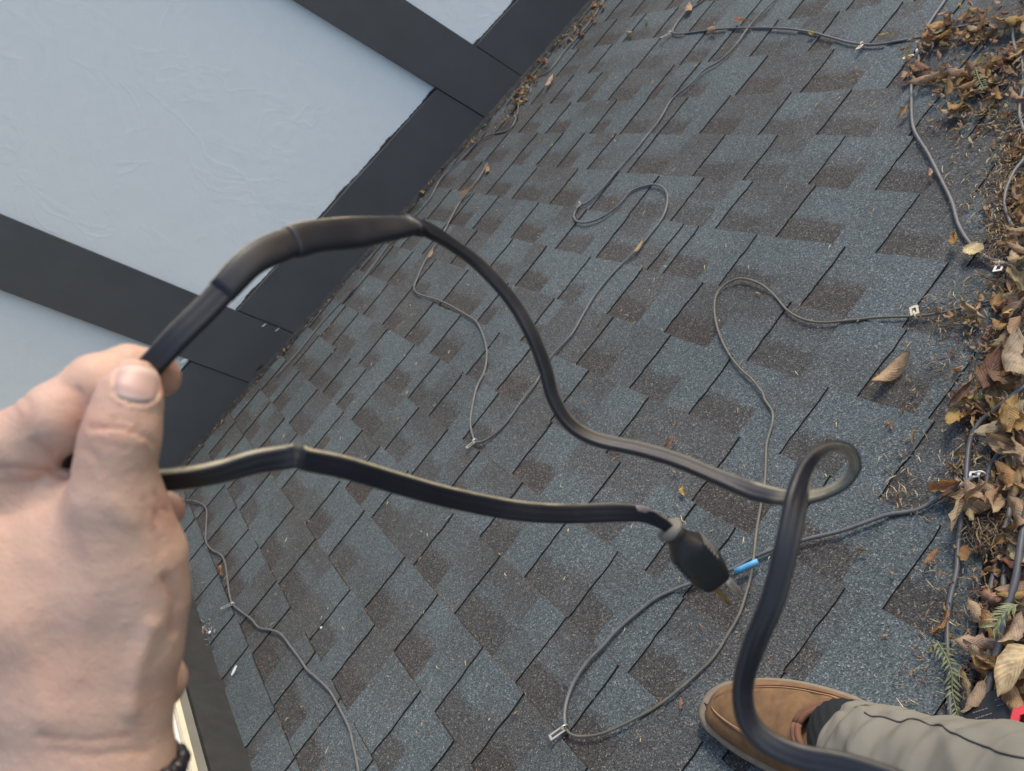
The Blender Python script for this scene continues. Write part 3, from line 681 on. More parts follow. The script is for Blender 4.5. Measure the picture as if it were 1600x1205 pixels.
bits(150, [(1480, 745), (1540, 770), (1560, 850), (1560, 960)], 18, 20, .008, .022)
bits(60, [(1470, 480), (1500, 500), (1450, 560), (1420, 690)], 26, 12, .006, .014)
bits(40, [(1450, 860), (1490, 960), (1430, 1060)], 26, 20, .005, .012)
bits(60, [(795, 185), (815, 145), (835, 118), (890, 58), (925, 22), (945, 0)], 5, 5, .018, .046)
bits(60, [(420, 580), (520, 455), (640, 322), (700, 250), (790, 185)], 3, 3, .008, .022)
bits(26, [(330, 680), (370, 620), (410, 580)], 3, 3, .010, .022)
for _ in range(150):
    a, b = random.uniform(.6, 3.3), random.uniform(-.4, 2.1)
    if vdist(a, b) > .02:
        LEAVES_AT = rw(a, b, .012); kd = random.choice(['long', 'ragged', 'oval']); sz = random.uniform(.005, .013)
        m_ = Matrix((rdir(1, 0, 0), rdir(0, 1, 0), rdir(0, 0, 1))).transposed() @ Matrix.Rotation(random.uniform(0, 6.28), 3, 'Z') @ Matrix.Rotation(random.uniform(-.4, .4), 3, 'X')
        LEAVES.append((sz, random.choice(LM[kd]), Matrix.Translation(LEAVES_AT) @ (m_*sz).to_4x4(), random.choice(HCOL), 'tiny leaf crumb on the shingles', 'leaf fragments'))
flush_leaves()

# ------------------------------------------------------------------ needles, twigs and crumbs (uncountable)
def slivers():
    V, F, T = [], [], []
    def add(p, L, w_, ang, col, lift, sl):
        nz = rdir(0, 0, 1); e1 = rdir(1, 0, 0); e2 = rdir(0, 1, 0)
        d = e1*math.cos(ang)+e2*math.sin(ang)+nz*sl; s = nz.cross(d).normalized(); mid = p+nz*lift+s*(L*random.uniform(-.15, .15)); i = len(V)
        up = nz*w_*.7
        for q, ww in ((p-d*(L/2), .5), (mid, 1), (p+d*(L/2), .4)):
            V.extend([q-s*(w_*ww*.5), q+s*(w_*ww*.5), q+up*ww])
        for k in (0, 3):
            F.extend([(i+k, i+k+3, i+k+5, i+k+2), (i+k+2, i+k+5, i+k+4, i+k+1), (i+k+1, i+k+4, i+k+3, i+k)])
        T.extend([col]*9)
    cols = [(.42, .33, .20), (.52, .44, .27), (.30, .20, .12), (.16, .11, .075), (.40, .26, .11), (.24, .18, .13), (.09, .07, .06), (.46, .42, .30)]
    dkc = [(.09, .07, .055), (.14, .10, .07), (.20, .15, .10), (.30, .23, .14), (.07, .055, .05)]
    def zone(n, pts, sx, sy, c0, c1, L=(.005, .018), cs=cols):
        for _ in range(n):
            t = random.random()*(len(pts)-1); k = int(t); f = t-k
            x = pts[k][0]+(pts[k+1][0]-pts[k][0])*f+random.gauss(0, sx); y = pts[k][1]+(pts[k+1][1]-pts[k][1])*f+random.gauss(0, sy)
            add(on(x, y, random.uniform(c0, c1)), random.uniform(*L), random.uniform(.0009, .0024), random.uniform(0, 6.28), random.choice(cs), random.uniform(0, .002), random.uniform(-.3, .3))
    # bed of litter in the valley
    for _ in range(5200):
        s = random.uniform(-.75, 1.0); dd = random.uniform(-.012, .13); p = V0+VD*s-VN*dd
        add(Vector(rw(p[0], p[1], random.uniform(-.03, -.004) if dd > 0 else .009)), random.uniform(.006, .026), random.uniform(.001, .0026), random.uniform(0, 6.28), random.choice(dkc if random.random() < .72 else cols), .001, random.uniform(-.3, .3))
    zone(650, [(1585, 200), (1570, 260), (1556, 330), (1560, 395)], 14, 20, .006, .016)
    zone(160, [(1530, 60), (1500, 200), (1520, 290), (1510, 350)], 34, 30, .008, .013)
    zone(200, [(1480, 745), (1520, 720), (1545, 790), (1560, 830)], 20, 18, .008, .02)
    zone(260, [(1530, 815), (1560, 850)], 20, 14, .0, .02, (.01, .03), dkc)
    zone(90, [(1500, 520), (1480, 570), (1500, 640)], 24, 14, .008, .014)
    zone(90, [(1420, 680), (1390, 770), (1430, 790)], 16, 16, .009, .012)
    zone(70, [(1470, 900), (1490, 960), (1440, 1050)], 26, 30, .009, .012)
    zone(60, [(1300, 100), (1480, 180)], 60, 40, .009, .012, (.004, .012))
    zone(120, [(1560, 420), (1470, 480), (1560, 540)], 26, 10, .009, .016)
    # odd needles over the whole slope
    for _ in range(650):
        a, b = random.uniform(.7, 3.2), random.uniform(-.3, 2.2)
        if vdist(a, b) > 0: add(Vector(rw(a, b, .0095)), random.uniform(.004, .014), random.uniform(.001, .0022), random.uniform(0, 6.28), random.choice(cols[:5]), .0005, 0)
    for x, y, L, an in [(1057,792,.02,.2),(1068,812,.024,1.0),(790,898,.012,1.0),(1030,275,.02,.1),(978,493,.018,.2),(990,505,.016,-.6),(1010,518,.016,-.3),(1215,857,.02,1),(1025,716,.01,0),(1060,810,.012,.2),(1290,770,.03,.1),(1245,583,.014,.9),(1480,1090,.03,.5),(1412,1105,.03,.9),(1422,1098,.02,.2)]:
        a = _ang(x, y, an); add(on(x, y, .011), L, .002, a, (.50, .42, .24), .001, 0)
    # grit caught against the butt edges and the board foot
    for _ in range(900):
        k = random.choice([8, 9, 10, 10, 11, 11, 12, 12, 13, 13, 14, 15]); a = random.uniform(.2, 3.3); b = k*EXPO-random.uniform(.0005, .004)
        if vdist(a, b) > 0: add(Vector(rw(a, b, .0055)), random.uniform(.003, .008), .0014, random.choice([0, math.pi])+random.gauss(0, .3), random.choice([(.20, .12, .075), (.14, .10, .07), (.26, .18, .11)]), .0004, 0)
    for _ in range(380):
        a = WALLX-.045-abs(random.gauss(0, .016)); b = random.uniform(-.7, 2.2)
        add(Vector(rw(a, b, .013)), random.uniform(.005, .016), .003, random.gauss(1.57, .5), random.choice(dkc+[(.05, .045, .04)]*3), .001, random.uniform(-.3, .3))
    for _ in range(60):
        add(on(random.gauss(312, 10), random.gauss(990, 12), .010), random.uniform(.004, .014), .004, random.uniform(0, 6.28), random.choice([(.2, .15, .13), (.3, .24, .2), (.12, .1, .09)]), .002, 0)
    o = mesh_obj('needles_and_grit', V, F, M_DEB, kind='stuff', label='dry needles, twigs and grit scattered over shingles and valley', category='litter')
    ta = o.data.color_attributes.new('tone', 'FLOAT_COLOR', 'POINT')
    ta.data.foreach_set('color', [x for t in T for x in (*t, 1.0)])
def _ang(x, y, an):
    a0, b0 = ab(x, y); a1, b1 = ab(x+10*math.cos(an), y+10*math.sin(an)); return math.atan2(b1-b0, a1-a0)
slivers()
# white flecks of paint / droppings on the lower left shingles
for i, (x, y, L, wd, an, lb) in enumerate([(366, 1048, .030, .010, -62, 'long white fleck on the shingles beside the winding cable'), (293, 1013, .030, .016, 75, 'bluish white chip on the dark base strip right of the hand'),
                                        (328, 988, .012, .010, 60, 'small pale chip in the dirt below the grimy clip'), (502, 981, .008, .006, 20, 'tiny white fleck on the edge of a shingle')]):
    p = on(x, y, .013 if i != 1 else .03); a = _ang(x, y, rad(an)); e1 = rdir(math.cos(a), math.sin(a), 0); nz = rdir(0, 0, 1); e2 = nz.cross(e1); vs = []
    n = 12
    for j in range(n):
        th = 2*math.pi*j/n; q = random.uniform(.7, 1.05); vs.append(p+e1*(L/2*q*math.cos(th))+e2*(wd/2*q*math.sin(th)))
    vs += [v+nz*.0015 for v in vs]
    mesh_obj('paint_chip', vs, [tuple(range(n, 2*n)), tuple(range(n))[::-1]]+[(j, (j+1) % n, n+(j+1) % n, n+j) for j in range(n)], M_WHT, label=lb, category='paint chip')
# green sprigs
def sprig(pts, c, label, nl=26, L=.016):
    root = empty('green_sprig', on(*pts[0], c), label=label, category='sprig')
    P = catmull([on(x, y, c+.006*math.sin(i*1.3)) for i, (x, y) in enumerate(pts)], 6)
    st = tube('stem', P, .0011, M_GREEN, 6); keep(st, root)
    V, F = [], []
    for i in range(nl):
        t = (i+.5)/nl*(len(P)-1); k = int(t); p = Vector(P[k])*(1-(t-k))+Vector(P[min(k+1, len(P)-1)])*(t-k); d = (Vector(P[min(k+1, len(P)-1)])-Vector(P[max(k-1, 0)])).normalized()
        nz = rdir(0, 0, 1); s = nz.cross(d).normalized()*(1 if i % 2 else -1)
        dr = (d*.8+s*random.uniform(.5, 1)+nz*random.uniform(-.1, .5)).normalized(); w2 = dr.cross(nz).normalized()*.0014; L_ = L*random.uniform(.7, 1.2)
        j = len(V); V += [p-w2*.5, p+w2*.5, p+dr*L_*.5+w2+nz*.001, p+dr*L_*.5-w2+nz*.001, p+dr*L_, p+dr*L_*.5-nz*.0008]
        F += [(j, j+1, j+2, j+3), (j+3, j+2, j+4), (j, j+5, j+1), (j+5, j+4, j+2)]
    keep(mesh_obj('needles', V, F, M_GREEN, kind='stuff'), root)
sprig([(1464, 1002), (1478, 1025), (1487, 1050), (1488, 1080), (1494, 1108), (1500, 1122)], .018, 'long green needled sprig beside the vertical cable near the trouser leg', 34, .016)
sprig([(1590, 945), (1570, 958), (1552, 982)], .045, 'short green needles over the thick blue cable', 20, .018)
sprig([(1525, 108), (1530, 125), (1538, 140)], .03, 'small pale green sprig in the upper drift', 20, .014)

# ------------------------------------------------------------------ black box and red cap by the knee
def rbox(name, o, ex, ey, ez, dims, bev, m, parent=None, **pr):
    me = bpy.data.meshes.new(name); bm = bmesh.new(); bmesh.ops.create_cube(bm, size=1)
    for v in bm.verts: v.co = Vector((v.co.x*dims[0], v.co.y*dims[1], v.co.z*dims[2]))
    bmesh.ops.bevel(bm, geom=bm.edges[:], offset=bev, segments=3, affect='EDGES', profile=.6)
    for v in bm.verts: v.co = ex*v.co.x+ey*v.co.y+ez*v.co.z
    bm.to_mesh(me); bm.free(); me.materials.append(m); ob = bpy.data.objects.new(name, me); ob.location = o; link(ob)
    for f in me.polygons: f.use_smooth = True
    for k, v in pr.items(): ob[k] = v
    if parent: keep(ob, parent)
    return ob
M_BLK = simple('black_plastic', (.012, .012, .013), .45, 0, .3, 40)
M_RED = simple('red_plastic', (.62, .05, .06), .4, 0, .08, 40)
M_INK = simple('grey_print', (.16, .16, .16), .6)
ctr = on(1598, 1128, .012); exb = (on(1640, 1110, .012)-on(1560, 1135, .012)).normalized(); ezb = rdir(0, 0, 1); eyb = ezb.cross(exb).normalized(); exb = eyb.cross(ezb)
bx = empty('black_box', ctr, label='black plastic box with faint grey print between trouser leg and largest leaf', category='box')
rbox('body', ctr, exb, eyb, ezb, (.11, .075, .03), .003, M_BLK, bx)
V, F = [], []
for r_, (ox, oy) in enumerate([(-.043, .018), (-.043, .011), (-.043, .004), (-.016, .024), (-.016, .017)]):
    x = ox
    for k in range(5):
        L = random.uniform(.0015, .0045); i = len(V)
        for dx, dy in ((0, 0), (L, 0), (L, .0012), (0, .0012)): V.append(ctr+exb*(x+dx)+eyb*(oy+dy)+ezb*.0156)
        F.append((i, i+1, i+2, i+3)); x += L+.0009
keep(mesh_obj('faint_print', V, F, M_INK), bx)
rc = on(1606, 1128, .055); red = empty('red_cap', rc, label='bright red faceted plastic cap at the right edge beside the trouser leg', category='cap')
vs, fs = [], []
n = 7
for r_, z in ((.018, -.03), (.020, 0), (.017, .004), (.008, .0045), (.007, -.006)):
    for j in range(n): th = 2*math.pi*j/n+.3; vs.append(rc+exb*(r_*math.cos(th))+eyb*(r_*math.sin(th))+ezb*z)
for q in range(4):
    for j in range(n): fs.append((q*n+j, q*n+(j+1) % n, (q+1)*n+(j+1) % n, (q+1)*n+j))
fs += [tuple(range(n))[::-1], tuple(range(4*n, 5*n))]
keep(mesh_obj('cap_body', vs, fs, M_RED), red)
keep(tube('cap_bore', [rc+ezb*-.006, rc+ezb*.0025], .0066, M_BLK, 12), red)
# pale blue grey threaded bit in the valley
tube('threaded_rod', [on(1546, 1012, .006), on(1550, 1050, .006)], [.004, .004], M_PLW, 8, label='pale ribbed plastic piece behind the thick blue cable', category='connector')
#@@PERSON
# ------------------------------------------------------------------ the photographer: hand, wrist band, shoe, sock, trouser leg
def cm(px, py, d): return np.array(((px-CX)/FPX*d, (py-CY)/FPX*d, d))
def smin(a, b, k):
    h = np.clip(.5+.5*(b-a)/k, 0, 1); return b+(a-b)*h-k*h*(1-h)
def cone(P, a, ra, b, rb):
    ab_ = b-a; L2 = ab_@ab_; t = np.clip(((P-a)@ab_)/L2, 0, 1)
    return np.linalg.norm(P-(a+t[..., None]*ab_), axis=-1)-(ra+(rb-ra)*t)
def chain(P, pts, k):
    """pts: (px,py,depth,radius px)"""
    d = None
    for p, q in zip(pts, pts[1:]):
        c = cone(P, cm(*p[:3]), p[3]*p[2]/FPX, cm(*q[:3]), q[3]*q[2]/FPX); d = c if d is None else smin(d, c, k)
    return d
THUMB = [(213,596,.3125,30),(206,612,.3115,43),(198,640,.3105,49),(189,680,.3095,57),(181,722,.310,56),(178,760,.3115,60),(186,800,.315,66)]
THEN1 = [(186,800,.315,66),(199,870,.321,84),(201,935,.324,86),(195,1010,.325,82),(178,1090,.326,84),(168,1200,.327,96),(150,1500,.33,118),(120,1800,.335,135)]
META2 = [(-120,830,.322,80),(-20,880,.322,92),(60,960,.322,100),(90,1080,.324,100),(95,1200,.326,98),(80,1500,.33,118)]
META3 = [(60,800,.325,52),(110,850,.323,70),(150,900,.323,80)]
KNUCK = [(-260,830,.34,80),(-160,1000,.335,100),(-60,1150,.33,100),(30,1300,.328,110)]
PALM = [(-60,930,.345,80),(90,1000,.348,80),(120,1150,.345,70)]
INDEX = [(-120,830,.322,70),(-50,755,.320,66),(22,700,.318,56),(88,655,.3175,54),(150,600,.3215,44),(200,577,.3285,36),(243,580,.3345,31),(254,592,.336,28)]
IFOLD = [(-30,742,.319,40),(40,722,.3165,36),(58,718,.317,33)]
WEB = [(-80,772,.318,36),(20,775,.3175,34),(95,765,.320,30),(150,790,.320,40)]
MID = [(-60,900,.36,60),(60,850,.368,44),(170,815,.362,38),(232,798,.352,33),(258,797,.350,30)]
LIT = [(-20,1000,.36,50),(150,1062,.362,40),(235,1040,.352,35),(252,1062,.350,36),(250,1075,.351,33)]
def hand_sdf(P):
    body = smin(chain(P, THUMB, .004), chain(P, THEN1, .006), .008)
    body = smin(body, chain(P, META2, .01), .016); body = smin(body, chain(P, META3, .01), .012)
    body = smin(body, chain(P, KNUCK, .01), .014); body = smin(body, chain(P, PALM, .01), .012)
    px = P[..., 0]/P[..., 2]*FPX+CX; py = P[..., 1]/P[..., 2]*FPX+CY
    ind = smin(chain(P, INDEX, .0035), chain(P, IFOLD, .004), .003)
    k = .0008+.009*np.clip((60-px)/90, 0, 1)
    body = smin(body, chain(P, WEB, .003), .0035)
    d = smin(body, ind, k)
    d = smin(d, chain(P, MID, .004), .0012); d = smin(d, chain(P, LIT, .004), .0012)
    return d
def surface_nets(f, lo, hi, h):
    n = [int((b-a)/h)+2 for a, b in zip(lo, hi)]
    g = np.stack(np.meshgrid(*[lo[i]+h*np.arange(n[i]) for i in range(3)], indexing='ij'), -1)
    D = np.empty(n)
    for i in range(n[0]): D[i] = f(g[i])
    S = D < 0; nx, ny, nz = n
    cnt = np.zeros((nx-1, ny-1, nz-1)); acc = np.zeros((nx-1, ny-1, nz-1, 3))
    for ax in range(3):
        sl0 = [slice(None)]*3; sl1 = [slice(None)]*3; sl0[ax] = slice(0, -1); sl1[ax] = slice(1, None)
        a, b = D[tuple(sl0)], D[tuple(sl1)]; cr = (a < 0) != (b < 0)
        t = np.where(cr, a/(a-b+1e-30), 0); P = g[tuple(sl0)].copy(); P[..., ax] += t*h
        o = [x for x in range(3) if x != ax]
        for s0 in (0, 1):
            for s1 in (0, 1):
                src = [slice(None)]*3
                for oo, s in zip(o, (s0, s1)): src[oo] = slice(s, n[oo]-1+s)
                c = cr[tuple(src)]; cnt += c; acc += P[tuple(src)]*c[..., None]
    act = cnt > 0; idx = -np.ones(cnt.shape, int); idx[act] = np.arange(act.sum()); V = acc[act]/cnt[act][:, None]
    F = []
    for ax in range(3):
        o = [x for x in range(3) if x != ax]; sl0 = [slice(None)]*3; sl1 = [slice(None)]*3
        sl0[ax] = slice(0, -1); sl1[ax] = slice(1, None)
        for oo in o: sl0[oo] = sl1[oo] = slice(1, n[oo]-1)
        a, b = S[tuple(sl0)], S[tuple(sl1)]; q = np.argwhere(a != b)
        if not len(q): continue
        fl = a[tuple(q.T)]; q = q.copy(); q[:, o[0]] += 1; q[:, o[1]] += 1
        def at(d0, d1):
            r = q.copy(); r[:, o[0]] += d0; r[:, o[1]] += d1; return idx[tuple(r.T)]
        Q = np.stack([at(-1, -1), at(0, -1), at(0, 0), at(-1, 0)], 1)
        if ax == 1: fl = ~fl
        Q[~fl] = Q[~fl][:, ::-1]; F.append(Q)
    return V, np.concatenate(F)
lo = cm(-150, 520, .36); hi = np.array([cm(312, 700, .30)[0], cm(0, 1560, .335)[1], .395]); lo[2] = .275
Vh, Fh = surface_nets(hand_sdf, lo, hi, .00135)
# relax and project to the surface, gradient normals
def grad(P, e=.0006):
    G_ = np.stack([hand_sdf(P+np.eye(3)[i]*e)-hand_sdf(P-np.eye(3)[i]*e) for i in range(3)], -1); return G_/(np.linalg.norm(G_, axis=-1, keepdims=True)+1e-12)
Gh = grad(Vh); Vh = Vh-Gh*hand_sdf(Vh)[:, None]*.9
pxh = Vh[:, 0]/Vh[:, 2]*FPX+CX; pyh = Vh[:, 1]/Vh[:, 2]*FPX+CY; front = Gh[:, 2] < .15
def seg_dist(x, y, pl):
    d = np.full(x.shape, 1e9)
    for (x0, y0), (x1, y1) in zip(pl, pl[1:]):
        dx, dy = x1-x0, y1-y0; t = np.clip(((x-x0)*dx+(y-y0)*dy)/(dx*dx+dy*dy), 0, 1); d = np.minimum(d, np.hypot(x-x0-t*dx, y-y0-t*dy))
    return d
disp = np.zeros(len(Vh)); red_ = np.zeros(len(Vh))
creases = [([(140,667),(160,669),(185,668),(210,674),(232,684),(241,693)], .0009, 3.2), ([(168,652),(185,655),(205,657)], .0004, 3), ([(190,658),(205,660),(222,668)], .0003, 3), ([(175,681),(200,684)], .0003, 3),
 ([(0,731),(40,732),(80,737),(104,744)], .0012, 5), ([(0,756),(30,752),(60,748)], .0005, 5), ([(52,690),(66,699),(80,707)], .0009, 6), ([(75,762),(100,742)], .0008, 5),
 ([(244,772),(252,790),(262,800)], .0006, 4), ([(100,600),(125,612),(135,628)], .0004, 6), ([(225,780),(240,800),(252,815)], .0004, 5), ([(260,905),(276,940),(270,985)], .0010, 9),
 ([(128,700),(150,712),(158,735)], .0004, 5), ([(150,690),(175,694),(198,700)], .0003, 3), ([(228,700),(236,716),(236,735)], .0004, 4), ([(246,800),(240,830),(252,860)], .0004, 6), ([(232,795),(226,812),(230,830)], .0003, 4), ([(30,610),(48,640),(44,672)], .0005, 7), ([(15,620),(30,655)], .0004, 5), ([(0,744),(50,742),(84,746)], .0004, 3), ([(60,1150),(130,1158),(200,1150)], .0005, 5), ([(80,1172),(150,1180),(230,1172)], .0005, 5), ([(120,610),(128,640),(122,668)], .0004, 7)]
for pl, dp, wd in creases:
    g_ = np.exp(-(seg_dist(pxh, pyh, pl)/wd)**2)*front; disp -= dp*g_; red_ += g_*min(1, dp*700)
for pl, dp, wd in [([(238,980),(215,1040),(205,1110)], .0014, 16), ([(120,800),(150,900),(120,1050)], .0009, 26), ([(60,880),(40,1000),(70,1120)], .0008, 20), ([(175,790),(205,815)], .0006, 16)]:
    disp += dp*np.exp(-(seg_dist(pxh, pyh, pl)/wd)**2)*front
# nail bed recess
NC, NA = (214, 600), rad(8)
def nail_uv(x, y):
    dx, dy = x-NC[0], y-NC[1]; return (dx*math.cos(NA)+dy*math.sin(NA))/36, (-dx*math.sin(NA)+dy*math.cos(NA))/30
un, vn = nail_uv(pxh, pyh); rn = (np.abs(un)**2.6+np.abs(vn)**2.6)**(1/2.6)
disp += np.where(front, .0005*np.exp(-((rn-1.13)/.09)**2)-.0007*(rn < 1.02), 0)
rngn = np.random.RandomState(3)
Vh2 = Vh+Gh*disp[:, None]
def skin_mat():
    m, t, b = mat('skin')
    g = N(t, 'ShaderNodeNewGeometry').outputs['Position']
    at = N(t, 'ShaderNodeAttribute', attribute_name='flush').outputs['Fac']
    n1 = noise(t, 28, 3, .55, g); n2 = noise(t, 180, 4, .6, g); n3 = noise(t, 900, 3, .6, g)
    c = ramp(t, n1, [(.28, (.53, .345, .265)), (.5, (.56, .38, .295)), (.74, (.58, .41, .33))])
    c = mix(t, math_(t, 'MULTIPLY', ramp_f(t, n2, .52, .72), .25), c, (.50, .25, .19))
    c = mix(t, math_(t, 'MULTIPLY', at, .55, clamp=True), c, (.46, .20, .15))
    t.links.new(c, b.inputs['Base Color']); b.inputs['Roughness'].default_value = .52; b.inputs['Specular IOR Level'].default_value = .4
    b.inputs['Subsurface Weight'].default_value = .35; b.inputs['Subsurface Radius'].default_value = (1, .35, .2); b.inputs['Subsurface Scale'].default_value = .004
    v = N(t, 'ShaderNodeTexVoronoi', feature='DISTANCE_TO_EDGE'); v.inputs['Scale'].default_value = 1100; t.links.new(g, v.inputs['Vector'])
    bump(t, b, math_(t, 'ADD', math_(t, 'MULTIPLY', v.outputs['Distance'], .5), math_(t, 'ADD', math_(t, 'MULTIPLY', n2, 2.2), n3)), .42, .0007)
    return m
def ramp_f(t, v, a, b):
    return math_(t, 'MULTIPLY_ADD', v, 1/(b-a), -a/(b-a), clamp=True)
M_SKIN = skin_mat()
person = empty('person', cam2w((0, .2, .3)), label='photographer: bare left hand with dark bead band, grey-green trouser leg, black sock, tan slip-on shoe', category='person')
# vectorised camera -> world
def cams(P):
    r = P @ RM; a, b, c = r[:, 1], r[:, 0]-U0, H-r[:, 2]; b = b+U0
    return np.stack([a, b*cp-c*sp, b*sp+c*cp], 1)
hand = mesh_obj('hand', cams(Vh2), Fh.tolist(), M_SKIN, None, True); keep(hand, person)
hand['label'] = 'bare hand pinching the black cord between thumb and forefinger'
kn = np.exp(-(((pxh-190)/60)**2+((pyh-672)/26)**2))*.35+np.exp(-(((pxh-258)/30)**2+((pyh-590)/26)**2))*.9+np.exp(-(((pxh-268)/26)**2+((pyh-800)/30)**2))*.9 \
   + np.exp(-(((pxh-120)/40)**2+((pyh-640)/40)**2))*.5+np.exp(-(((pxh-262)/30)**2+((pyh-1070)/40)**2))*.5+.35*np.exp(-(((pxh-120)/60)**2+((pyh-1060)/50)**2))
fa = hand.data.attributes.new('flush', 'FLOAT', 'POINT'); fa.data.foreach_set('value', np.clip(red_*.8+kn, 0, 1.2).astype(np.float32))
# normals outward?
# thumbnail
def hit(px, py, start=.28):
    d = start
    for _ in range(60):
        s = float(hand_sdf(cm(px, py, d)[None])[0]); d += s*.9
        if abs(s) < 1e-5: break
    return d
nv_, nu_ = 12, 12; VN_, FN_ = [], []
for j in range(nv_+1):
    for i in range(nu_+1):
        a_, b_ = i/nu_*2-1, j/nv_*2-1
        # squircle map
        x_ = a_*math.sqrt(1-.36*b_*b_); y_ = b_*math.sqrt(1-.36*a_*a_)
        u_, v_ = x_*35, y_*29
        px_ = NC[0]+u_*math.cos(NA)-v_*math.sin(NA); py_ = NC[1]+u_*math.sin(NA)+v_*math.cos(NA)
        r_ = max(abs(a_), abs(b_)); d = hit(px_, py_)
        VN_.append(cm(px_, py_, d-.00035+(.0006 if r_ > .97 else 0))); 
for j in range(nv_):
    for i in range(nu_): k0 = j*(nu_+1)+i; FN_.append((k0, k0+nu_+1, k0+nu_+2, k0+1))
m, t, b = mat('fingernail'); b.inputs['Roughness'].default_value = .45
vnn = N(t, 'ShaderNodeAttribute', attribute_name='along').outputs['Fac']
t.links.new(ramp(t, vnn, [(0, (.58, .46, .38)), (.10, (.55, .42, .37)), (.2, (.50, .34, .30)), (.75, (.50, .33, .29)), (.85, (.54, .41, .37)), (1, (.52, .37, .32))]), b.inputs['Base Color'])
b.inputs['Subsurface Weight'].default_value = .2; b.inputs['Subsurface Scale'].default_value = .002
nail = mesh_obj('thumbnail', cams(np.array(VN_)), FN_, m, None, True); keep(nail, person)
al = nail.data.attributes.new('along', 'FLOAT', 'POINT'); al.data.foreach_set('value', [j/nv_ for j in range(nv_+1) for i in range(nu_+1)])
# wrist band of dark beads
M_BEAD = simple('dark_bead', (.016, .014, .02), .3, 0, .5, 200); M_BEADP = simple('pale_bead', (.40, .38, .40), .35, .3, .2, 200)
cW = cm(120, 1216, .327)
band = empty('wrist_band', cam2w(cW)); keep(band, person)
nb = 54
for i in range(nb):
    th = 2*math.pi*i/nb; dr = np.array([math.cos(th), -.10*math.cos(th), math.sin(th)*.9]); s = 0; 
    for _ in range(50):
        q = float(hand_sdf((cW+dr*s)[None])[0]); s += max(-q, -.002)*.9 if q < 0 else -q*.5
        if abs(q) < 2e-5: break
    p = Vector(cam2w(cW+dr*(s+.0016)+np.array([0, random.uniform(-.0012, .0012), 0]))); r0 = random.choice([.0030, .0034, .0037])
    bm = bmesh.new(); bmesh.ops.create_icosphere(bm, subdivisions=2, radius=r0)
    me = bpy.data.meshes.new('bead'); bm.to_mesh(me); bm.free(); me.materials.append(M_BEADP if i % 9 == 3 else M_BEAD)
    for f in me.polygons: f.use_smooth = True
    ob = bpy.data.objects.new('bead', me); ob.location = p-band.location-Vector((0, 0, 0)); link(ob, band)
# ---- shoe
toe = np.array(ab(1117, 1114)); heel = np.array(ab(1470, 1240)); fd = (toe-heel); LS = float(np.linalg.norm(fd)); print('shoe length', LS); fd /= LS; LS = .315
fl = np.array([-fd[1], fd[0]])
if np.array(ab(1200, 1300))@fl-toe@fl > 0: fl = -fl     # +lateral = towards the top of the photograph
def sh(x, y, z):       # x from toe back to heel, y lateral, z up from roof
    p = toe-fd*x+fl*y; return Vector(rw(p[0], p[1], z))
def halfw(x, side):
    t = x/LS
    w_ = .059*math.sin(math.pi*min(1, max(0, t*1.55+.0)) ** .5 * .5) if t < .645 else .059-.019*((t-.645)/.355)**1.2
    if t > .93: w_ *= math.sqrt(max(0, 1-((t-.93)/.07)**2*.8))
    return max(.001, w_*(1.06 if side > 0 else .96))
def midl(x): t = x/LS; return .006*math.sin(t*math.pi*1.2)
def toph(x):
    t = x/LS
    return .030+.034*min(1, t/.42)**.8+.018*max(0, (t-.42)/.58)
M_SUEDE = simple('tan_suede', (.185, .112, .060), .9, 0, .30, 45, .2, (500, .35, .0012))
M_SOLE = simple('pale_sole', (.20, .175, .135), .7, 0, .15, 80)
M_LINE = simple('brown_collar_lining', (.16, .075, .045), .8, 0, .25, 90)
shoe = empty('shoe', sh(LS/2, 0, 0)); keep(shoe, person)
def loft(name, rings, m, parent, closed_ring=True, cap0=False, cap1=False, sm=True):
    V, F = [], []; n = len(rings[0])
    for r_ in rings: V += list(r_)
    for i in range(len(rings)-1):
        for j in range(n if closed_ring else n-1): F.append((i*n+j, i*n+(j+1) % n, (i+1)*n+(j+1) % n, (i+1)*n+j))
    if cap0: F.append(tuple(range(n))[::-1])
    if cap1: F.append(tuple(range((len(rings)-1)*n, len(rings)*n)))
    o = mesh_obj(name, V, F, m, None, sm); keep(o, parent); return o
# sole outline rings
def outline(off, n=64):
    P = []
    for i in range(n//2+1): x = LS*(.5-.5*math.cos(math.pi*i/(n//2))); P.append((x, halfw(x, 1)+midl(x)+off))
    for i in range(1, n//2): x = LS*(.5+.5*math.cos(math.pi*i/(n//2))); P.append((x, -halfw(x, -1)+midl(x)-off))
    out = []
    for x, y in P: out.append((x-off*(1.2 if x < .03 else (-1.0 if x > LS-.03 else 0)), y))
    return out
loft('sole', [[sh(x, y, z) for x, y in outline(o_)] for o_, z in ((.001, .009), (.004, .013), (.0055, .020), (.005, .029), (.001, .031), (-.006, .031))], M_SOLE, shoe, cap0=True)
